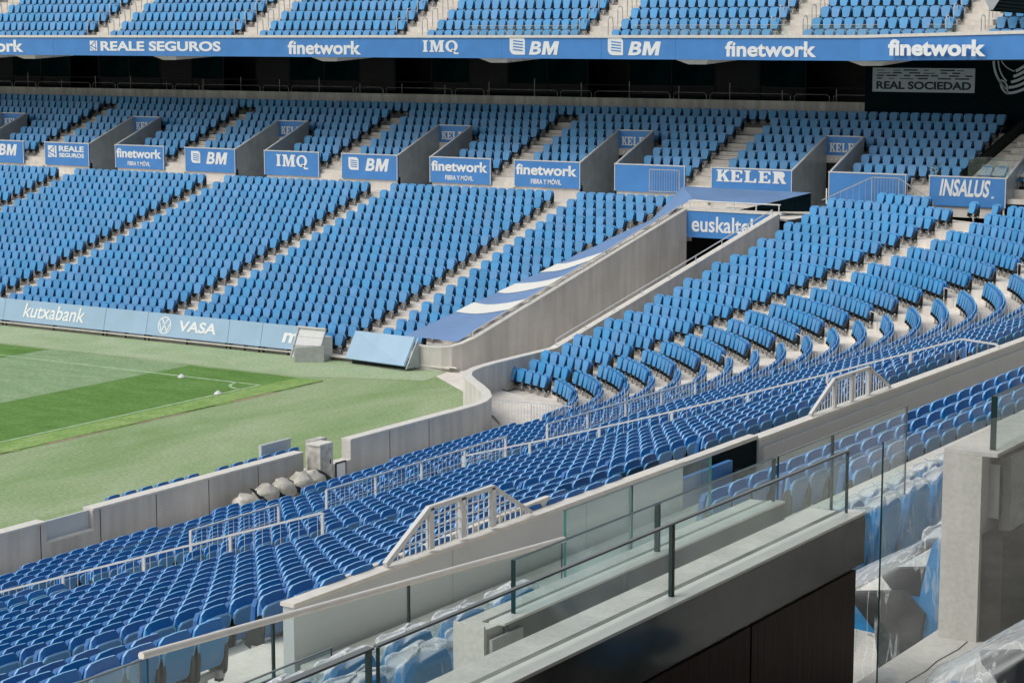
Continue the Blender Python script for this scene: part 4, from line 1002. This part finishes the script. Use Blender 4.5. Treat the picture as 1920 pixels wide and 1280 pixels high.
# ------------------------------------------------------------------ pale walls above the near stand
def w1(m):
    m.box(-13.12, -12.98, 16.1, 24.6, 4.6, 6.60, WHITEW); m.box(-13.14, -12.96, 16.08, 24.62, 6.60, 6.64, CREAM)
    m.loft([[(-13.20, 16.9, 6.60), (-13.145, 16.9, 6.60), (-13.145, 16.9, 6.645), (-13.20, 16.9, 6.645)], [(-13.22, 21.4, 6.52), (-13.145, 21.4, 6.52), (-13.145, 21.4, 6.74), (-13.22, 21.4, 6.74)]], CREAM)
    for y in (19.0, 22.0): m.box(-12.982, -12.977, y-.006, y+.006, 5, 6.6, GREYP)
one('pale_parapet_wall', 'nearer pale painted wall behind the highest seats, seen through the handrail glass', 'wall', w1)
def w0(m):
    m.box(-14.02, -13.90, 23.9, 28.8, 4.6, 6.16, TEALW); m.box(-14.04, -13.88, 23.75, 28.8, 6.16, 6.22, CREAM); m.box(-14.04, -13.88, 23.75, 23.9, 5.2, 6.16, CREAM)  # set-back stretch in dark teal: its shadow is put into the colour
    m.box(-14.02, -13.86, 28.8, 60, 4.6, 6.13, WHITEW); m.box(-14.04, -13.84, 28.8, 60, 6.13, 6.18, CREAM)
    m.box(-13.86, -13.80, 28.9, 60, 4.6, 6.02, WHITEW)
one('pale_terrace_wall', 'long pale painted wall running up to the right edge above the near seats', 'wall', w0)
def pit(m):
    m.box(-13.80, -13.72, 24.7, 27.6, 5.2, 6.05, BLUEB); m.box(-13.8, -13.15, 27.6, 27.7, 4.6, 5.9, TEALW)
one('blue_pit_board', 'plain blue board inside the stair pit behind the glass', 'board', pit)
def lowpar(m):
    m.box(-8.42, -8.22, 17.4, 45, 6.6, 7.66, WHITEW); m.box(-8.46, -8.18, 17.4, 45, 7.66, 7.70, CREAM)
one('low_pale_parapet', 'low pale parapet in front of the three rows behind the glass', 'wall', lowpar)
def boxterr(m):
    m.box(-12.9, -11.0, 16.1, 45, 5.5, 6.0, CON)
    for i, (x, z) in enumerate(((-10.5, 6.5), (-9.65, 6.78), (-8.8, 7.04))): m.box(x-.72 if i else -11.4, x+.13, 17.6, 45, 5.5, z, CON)
    m.box(-8.66, -8.42, 17.4, 45, 5.5, 7.04, CON)
    m.box(-12.9, -9.0, -6, 16.1, 5.2, 5.9, CON)
    m.box(-8.6, -6.0, -4, 45, 6.4, 7.40, CON)
    m.box(-7.2, -6.0, -4, 45, 7.40, 7.75, CON)
    m.box(-5.9, -4.05, 9.3, 45, 7.4, 8.32, CON)
    m.box(-4.05, 3, 9.35, 45, 7.0, 9.10, CONP)
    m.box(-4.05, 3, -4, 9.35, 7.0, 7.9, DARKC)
one('box_terrace', None, None, boxterr, kind='structure')

def crack(m):
    P = [(-3.825, 10.62), (-3.815, 10.45), (-3.835, 10.2), (-3.82, 10.0), (-3.832, 9.75), (-3.825, 9.36)]
    for (a, b_), (c, d) in zip(P, P[1:]): m.bar((a, b_, 9.101), (c, d, 9.101), .007, .003, BLK)
one('slab_joint', None, None, crack, kind='structure')
# unseen rear wall and roof, added behind and above the camera to shade the foreground
one('unseen_rear_wall', None, None, lambda m: m.box(6.5, 7.0, -40, 60, 7, 20, REARW), kind='structure')
one('unseen_roof', None, None, lambda m: m.box(-3.2, 8, -40, 60, 20.5, 21.2, REARW), kind='structure')
# ------------------------------------------------------------------ foreground parapets and glass
def para(name, label, x0, x1, y0, y1, z, zb, mt, stone=True, fascia=.25):
    t = empty(name, (x0, y0, zb)); tag(t, label, 'parapet'); w = x1-x0; L = y1-y0; h = z-zb
    b = MB(); b.box(0, w, 0, L, 0, h, mt); b.build('body', t)
    if stone:
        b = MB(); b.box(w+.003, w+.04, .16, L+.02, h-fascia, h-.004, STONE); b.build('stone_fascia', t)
        b = MB(); b.box(w-.06, w+.04, .12, L+.02, h-.004+.002, h+.012, ALU); b.box(w-.105, w-.065, .12, L, h+.001, h+.004, GUT); b.build('glass_channel', t)
    return t
t = para('upper_parapet', 'broad pale concrete parapet top with dark stone facing in the foreground', -4.27, -4.02, 3.0, 9.49, 10.02, 8.0, CONP)
# brown wood cladding under it: boards
wb = MB(); wb.box(0, .02, 0, 1.18, 0, 1.74, WOOD); wbd = wb.data('wood_panel')
for k in range(6):
    o = link('wood_panel', wbd, t); o.location = (.252, -.73+1.2*k, .0)
    if k == 5: o.location = (.252, 5.27, 0)
t2 = para('middle_parapet', 'second pale concrete parapet with grey stone facing, beyond the nearest one', -6.13, -5.92, 8.98, 12.62, 9.24, 7.6, CONP, fascia=.62)
for o in t2.children:
    if o.name.startswith('stone'):
        o.data.materials.clear(); o.data.materials.append(mat('grey_stone', (.15, .17, .175), .3, vary=.3, scale=2.0))
b = MB(); b.box(.005, .205, -.012, 0, .2, 1.66, CONP); b.build('end_block', t2)
b = MB(); b.box(.252, .27, -.03, .28, 1.35, 1.60, STEEL); b.build('metal_shoe', t2)
t3 = para('right_parapet', 'tall pale concrete wall end with dark side face at the right', -4.0, -3.78, 10.63, 30, 10.14, 8.9, CONP, stone=False)
b = MB(); b.box(.22, .34, .04, 19.3, .10, .80, DARKC); b.build('dark_side_slab', t3)  # side face near black: the roof's shade is put into its colour
b = MB(); b.box(.222, .30, .12, .40, .88, 1.18, STEEL); b.build('metal_shoe', t3)
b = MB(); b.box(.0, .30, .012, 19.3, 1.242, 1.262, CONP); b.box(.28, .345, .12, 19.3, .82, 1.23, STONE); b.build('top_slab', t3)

def pane(name, label, x, y0, y1, z0, z1, splits=(), end0=True, end1=False, cap=None, mt=GLASS, th=.02, dark=True, group='clear glass balustrades in the foreground', z0b=None, z1b=None):
    """glass balustrade in a plane of constant x; may slope"""
    t = empty(name, (x, y0, z0)); tag(t, label, 'glass balustrade', group)
    L = y1-y0; zb0, zb1 = 0, (z0b if z0b is not None else z0)-z0; zt0, zt1 = z1-z0, (z1b if z1b is not None else z1)-z0
    ys = [0]+[s-y0 for s in splits]+[L]
    g = lambda y: (zb0+(zb1-zb0)*y/L, zt0+(zt1-zt0)*y/L)
    for a, c in zip(ys, ys[1:]):
        a2 = a+.012; c2 = c-.012; b = MB()
        (za, ta), (zc_, tc_) = g(a2), g(c2)
        b.add([(0, a2, za), (0, a2, ta), (0, c2, tc_), (0, c2, zc_), (-th, a2, za), (-th, a2, ta), (-th, c2, tc_), (-th, c2, zc_)], [(0, 1, 2, 3), (7, 6, 5, 4)], mt)
        e = EDGED if dark else EDGE
        b.add([(0, a2, za), (0, a2, ta), (-th, a2, ta), (-th, a2, za)], [(0, 1, 2, 3)], e); b.add([(0, c2, zc_), (0, c2, tc_), (-th, c2, tc_), (-th, c2, zc_)], [(0, 1, 2, 3)], e)
        b.add([(0, a2, ta), (0, c2, tc_), (-th, c2, tc_), (-th, a2, ta)], [(0, 1, 2, 3)], e)
        b.build('glass_pane', t)
    for i, a in enumerate(ys[1:-1]):
        za, ta = g(a); b = MB(); b.box(-th, 0, a-.010, a+.010, za, ta, EDGED); b.build('joint', t)
    if cap:
        b = MB(); a = g(0)[1]; c = g(L)[1]
        if cap == 'round': b.tube([(-th/2, -.05, a+.02), (-th/2, L*.5, (a+c)/2+.02), (-th/2, L+.02, c+.02)], .028, ALU, 14)
        else: b.bar((-th/2, 0, a+.005), (-th/2, L, c+.005), th+.002, .008, CAPM)
        b.build('top_rail', t)
    return t
pane('glass_balustrade', 'nearest clear glass balustrade with dark upright ends on the nearest parapet', -4.04, 5.46, 9.44, 10.03, 10.345, (7.58,), cap='flat', th=.017)
pane('glass_balustrade', 'left continuing glass pane of the nearest balustrade at the bottom edge', -4.04, 3.0, 5.44, 10.03, 10.345, (), cap='flat', th=.03)
pane('glass_balustrade', 'glass balustrade on the second parapet, running behind the nearest one', -5.93, 9.28, 12.6, 9.25, 9.555, (10.94,), th=.03)
pane('glass_balustrade', 'glass balustrade of two tall panes right of the second parapet end', -5.93, 12.63, 14.97, 8.85, 9.555, (13.55,), cap='flat', th=.014)
pane('glass_balustrade', 'glass balustrade at the right edge above the tall wall end', -3.74, 10.72, 20, 10.13, 10.46, (), th=.035)
pane('glass_balustrade', 'frameless thin side pane with a descending top edge left of the wall end', -3.4, 8.30, 13, 9.10, 10.65, (), mt=GLASSC, th=.008, z1b=10.26)
pane('handrail_balustrade', 'long glass balustrade under a round brushed metal handrail descending to the left', -9.6, 10.29, 15.86, 7.25, 8.14, (11.67, 13.42), cap='round', mt=GLASS, th=.018, z1b=7.79, z0b=7.15, group='glass balustrades along the lower walkway')
pane('glass_balustrade', 'taller greenish glass balustrade between the handrail end and the dark pit', -9.6, 15.9, 18.84, 7.2, 8.08, (17.15,), mt=GLASSD, th=.03, dark=False, cap='flat', group='glass balustrades along the lower walkway')
pane('glass_balustrade', 'short low glass balustrade among the wrapped seats at the bottom edge', -8.6, 10.0, 11.1, 7.6, 8.16, (), th=.014, cap='flat', group='glass balustrades along the lower walkway')
pane('glass_balustrade', 'short glass screen with double metal edge at the bottom left of the handrail', -8.6, 7.9, 9.18, 7.9, 8.57, (), th=.02, cap='flat', mt=GLASSD, group='glass balustrades along the lower walkway')
pane('glass_balustrade', 'low glass screen before the front seats near the left edge', nearX(4), 31.2, 34.5, zc(4)-.6, zc(4)+.05, (32.4,), th=.015, cap='flat', group='glass balustrades along the lower walkway')

# ------------------------------------------------------------------ wrapped armchairs
def chair_meshes():
    P = {}
    b = MB(); w, h = .27, .90
    prof = [(-.02, .30), (-.05, .55), (.0, .80), (.05, .92)]
    def sec(sc, yo, zt):
        pts = []
        for i in range(16):
            a = i/15*pi; x = -cos(a)*w*sc; z = .32+(zt-.32)*(1 if 3 < i < 12 else [0, .45, .75, .92][min(i, 15-i)] if min(i, 15-i) < 4 else 1)
            pts.append((x, yo+(z-.3)*.16, z))
        return pts
    b.loft([sec(.92, -.075, .90), sec(1, -.05, .93), sec(1, .03, .94), sec(.93, .06, .91)], BLUEC); P['backrest'] = b
    b = MB(); b.loft([[(-.23, -.50, .38), (.23, -.50, .38), (.25, -.06, .34), (-.25, -.06, .34)], [(-.24, -.52, .46), (.24, -.52, .46), (.25, -.06, .47), (-.25, -.06, .47)]], BLUEC); P['seat_cushion'] = b
    for s, nme in ((-1, 'left'), (1, 'right')):
        b = MB(); x = s*.29
        pr = [(-.40, .60), (-.10, .64), (.02, .52), (-.04, .0), (-.20, .0), (-.26, .40), (-.39, .55)]
        b.loft([[(x-.025, y, z) for y, z in pr], [(x+.025, y, z) for y, z in pr]], BLK); P[nme] = b
    return P
BLUEC = mat('armchair_blue', (.006, .20, .46), .45, vary=.06)
CH = {k: v.data('arm' if k in ('left', 'right') else k, smooth=False) for k, v in chair_meshes().items()}
def film_mesh(seed, low=.12):
    rnd = random.Random(seed); b = MB(); NR, NC = 26, 72; rings = []
    ph = [rnd.random()*6.28 for _ in range(6)]
    for i in range(NR):
        f = i/(NR-1)           # 0 top .. 1 bottom
        if f < .25: g = f/.25; sc = sin(g*pi/2)**.8; z = .985-.05*(1-cos(g*pi/2)); cy = .06-.0*g; hw, hd = .26*sc+.01, (.09)*sc+.01
        else:
            g = (f-.25)/.75; z = .935-(.935-low)*g; hw = .27+.07*min(1, g*2.2)+.015*g; hd0 = .09+.27*min(1, max(0, (g-.05)*2.4)); hd = hd0; cy = .06-.27*min(1, max(0, (g-.05)*2.4))*.95
        ring = []
        for j in range(NC):
            a = 2*pi*j/NC; c, s = cos(a), sin(a); e = .45
            x = hw*(abs(c)**e)*(1 if c > 0 else -1); y = cy+hd*(abs(s)**e)*(1 if s > 0 else -1)
            wv = .007*sin(7*a+ph[0]+3*f)+.009*abs(sin(6.5*a+ph[1]-2*f))+.007*abs(sin(11*a+ph[2]+2*f))+.004*sin(3*a+14*f+ph[3])
            k = 1+wv*(1.2+2*f); zz = z+.018*sin(5*a+ph[4]+8*f)*(1 if f > .1 else .4)
            if f > .99: zz += .06*sin(6*a+ph[5])
            ring.append((x*k, cy+(y-cy)*k, zz))
        rings.append(ring)
    b.loft(rings, FILM, cap=False); b.add(rings[0], [tuple(range(NC))], FILM)
    return b.data('plastic_cover', True)
FM = [film_mesh(s) for s in range(4)]
def wrapped(x, y, z, label, k=0, ang=90, sc=1.0):
    t = empty('wrapped_armchair', (x, y, z), radians(-ang)); tag(t, label, 'armchair', 'blue armchairs wrapped in clear plastic'); t.scale = (sc, sc, sc)
    for q in ('backrest', 'seat_cushion'): link(q, CH[q], t)
    link('arm', CH['left'], t); link('arm', CH['right'], t); link('plastic_cover', FM[k % 4], t)
wl_ = [(-6.9, 10.28, 7.84, 'touching the end of the second parapet'), (-6.9, 9.66, 7.84, 'second left of the second parapet end, in front'), (-6.9, 9.04, 7.84, 'third left of the second parapet end'), (-6.9, 8.42, 7.84, 'lowest at the bottom edge beneath the nearest glass')]
for k, (x, y, z, l) in enumerate(wl_): wrapped(x, y, z, 'wrapped armchair, left group, front row, '+l, k)
for k, (y, l) in enumerate(((12.15, 'nearest the parapet end'), (11.5, 'behind the front armchairs'), (10.85, 'above the small low glass'), (10.2, 'right of the small low glass'), (9.55, 'furthest left of them'))):
    wrapped(-7.85, y, 7.50, 'plastic wrapped blue armchair, back row of left group, '+l, k+1)
wrapped(-4.52, 11.95, 8.34, 'large blue armchair in clear plastic with a black arm, just left of the wall end', 2, 84, 1.1)
wrapped(-4.5, 12.75, 8.34, 'blue armchair in clear plastic mostly hidden behind the wall end', 1, 88)
for k in range(7): wrapped(-6.75, 15.05+.66*k, 7.50, 'blue armchair in clear plastic, right group, %s in its nearer row from the left' % ordn[k+1], k+1, 88)
for k in range(8): wrapped(-7.6, 15.6+.66*k, 7.14, 'blue armchair in clear plastic, right group, %s in its farther row from the left' % ordn[k+1], k, 88)
wrapped(-2.72, 8.75, 8.98, 'wrapped armchair cut by the bottom right corner of the photo', 3, 80)
# two far wrapped seats groups near the right edge of the far stand
for k in range(4): wrapped(-29.7+.62*k, 83.0, 6.15, 'distant wrapped seat above the rightmost blue board, %s from the left' % ordn[k+1], k, 0, .95)
wrapped(-28.9, 85.6, 7.0, 'distant wrapped seat beside the top of the pale end stair', 2, 0, .95)

# ------------------------------------------------------------------ clutter by the pitchside wall
t = empty('white_cabinet', (-34.75, 43.95, 0)); tag(t, 'dirty white metal cabinet pair standing in the gap of the pitchside wall', 'cabinet')
DW = mat('dirty_white', (.50, .48, .43), .5, vary=.35, scale=5)
b = MB(); b.box(-.15, .30, .05, .62, .05, 1.25, DW); b.box(-.45, -.2, .35, 1.0, .05, 1.3, DW); b.box(-.16, .31, .02, .64, 1.25, 1.29, CREAM); b.build('body', t)
b = MB(); b.box(.302, .312, .12, .55, .3, 1.15, DW); b.box(.314, .322, .46, .50, .7, .82, BLK); b.build('door', t)
random.seed(8)
def bag(m, s=1):
    rings = []
    lean_ = random.uniform(-.12, .12)
    for i in range(9):
        f = i/8; r = (sin(pi*min(1, f*.80+.10))**.55)*(1 if f < .8 else .75)
        rings.append([((.25*r*cos(2*pi*j/14))*(1+random.uniform(-.17, .17)), (.27*r*sin(2*pi*j/14))*(1+random.uniform(-.17, .17))+lean_*f, f*.5*s+random.uniform(-.02, .02)) for j in range(14)])
    m.loft(rings, BAG)
for k, (y, h_, l) in enumerate(((40.75, .8, 'leftmost, round and whitish'), (41.5, .95, 'second from the left'), (42.25, 1.0, 'in the middle of the pile'), (42.95, 1.05, 'second nearest the white cabinet'), (43.6, 1.0, 'beside the white cabinet'))):
    mb = MB(); bag(mb, h_); t = empty('rubbish_bag', (-34.35, y, .02)); tag(t, 'pale full sack leaning on the pitchside wall, '+l, 'sack', 'pale sacks along the pitchside wall')
    mb.build('bag', t, True); t.scale = (1.4, 1.45, 1.35)
    b = MB(); b.loft([[(.2*cos(2*pi*j/8)+.05, .24+.05*sin(2*pi*j/8), .1+.35*abs(sin(pi*j/8))) for j in range(8)], [(.15*cos(2*pi*j/8)+.1, .33+.03*sin(2*pi*j/8), .1+.28*abs(sin(pi*j/8))) for j in range(8)]], BLK); b.build('dark_tie', t)
t = empty('leaning_board', (-34.5, 44.75, 0)); tag(t, 'small white board in a black frame leaning under the low wall gap', 'board')
b = MB(); b.box(0, .02, 0, .42, .05, .62, LET); b.build('sheet', t)
b = MB(); b.bar((.01, 0, 0), (.01, 0, .64), .04, .03, BLK); b.bar((.01, .44, 0), (.01, .44, .64), .04, .03, BLK); b.bar((.01, 0, .64), (.01, .44, .64), .04, .04, BLK); b.build('frame', t)
one('pale_gap_panel', 'pale flat panel closing the small gap at the left of the pitchside wall', 'panel', lambda m: m.box(-35.2, -35.12, 34.22, 35.73, .54, 1.0, WHITEW))
one('dugout_side_panel', 'small grey panel on the pitch side beside the white cabinet', 'panel', lambda m: m.box(-36.3, -36.2, 43.6, 44.9, 0, 1.15, WHITEW))
one('bar_gate_low', 'white bar gate on the front walkway at the left edge', 'gate', lambda m: (m.bar((-34.6, 29.6, 1.0), (-33.3, 30.9, 1.0), .05, .05, WHITEM), m.bar((-33.3, 30.9, 0), (-33.3, 30.9, 1.0), .06, .06, WHITEM), fence(m, (-34.6, 29.6, 0), (-33.3, 30.9, 0), 1.0, .12)))
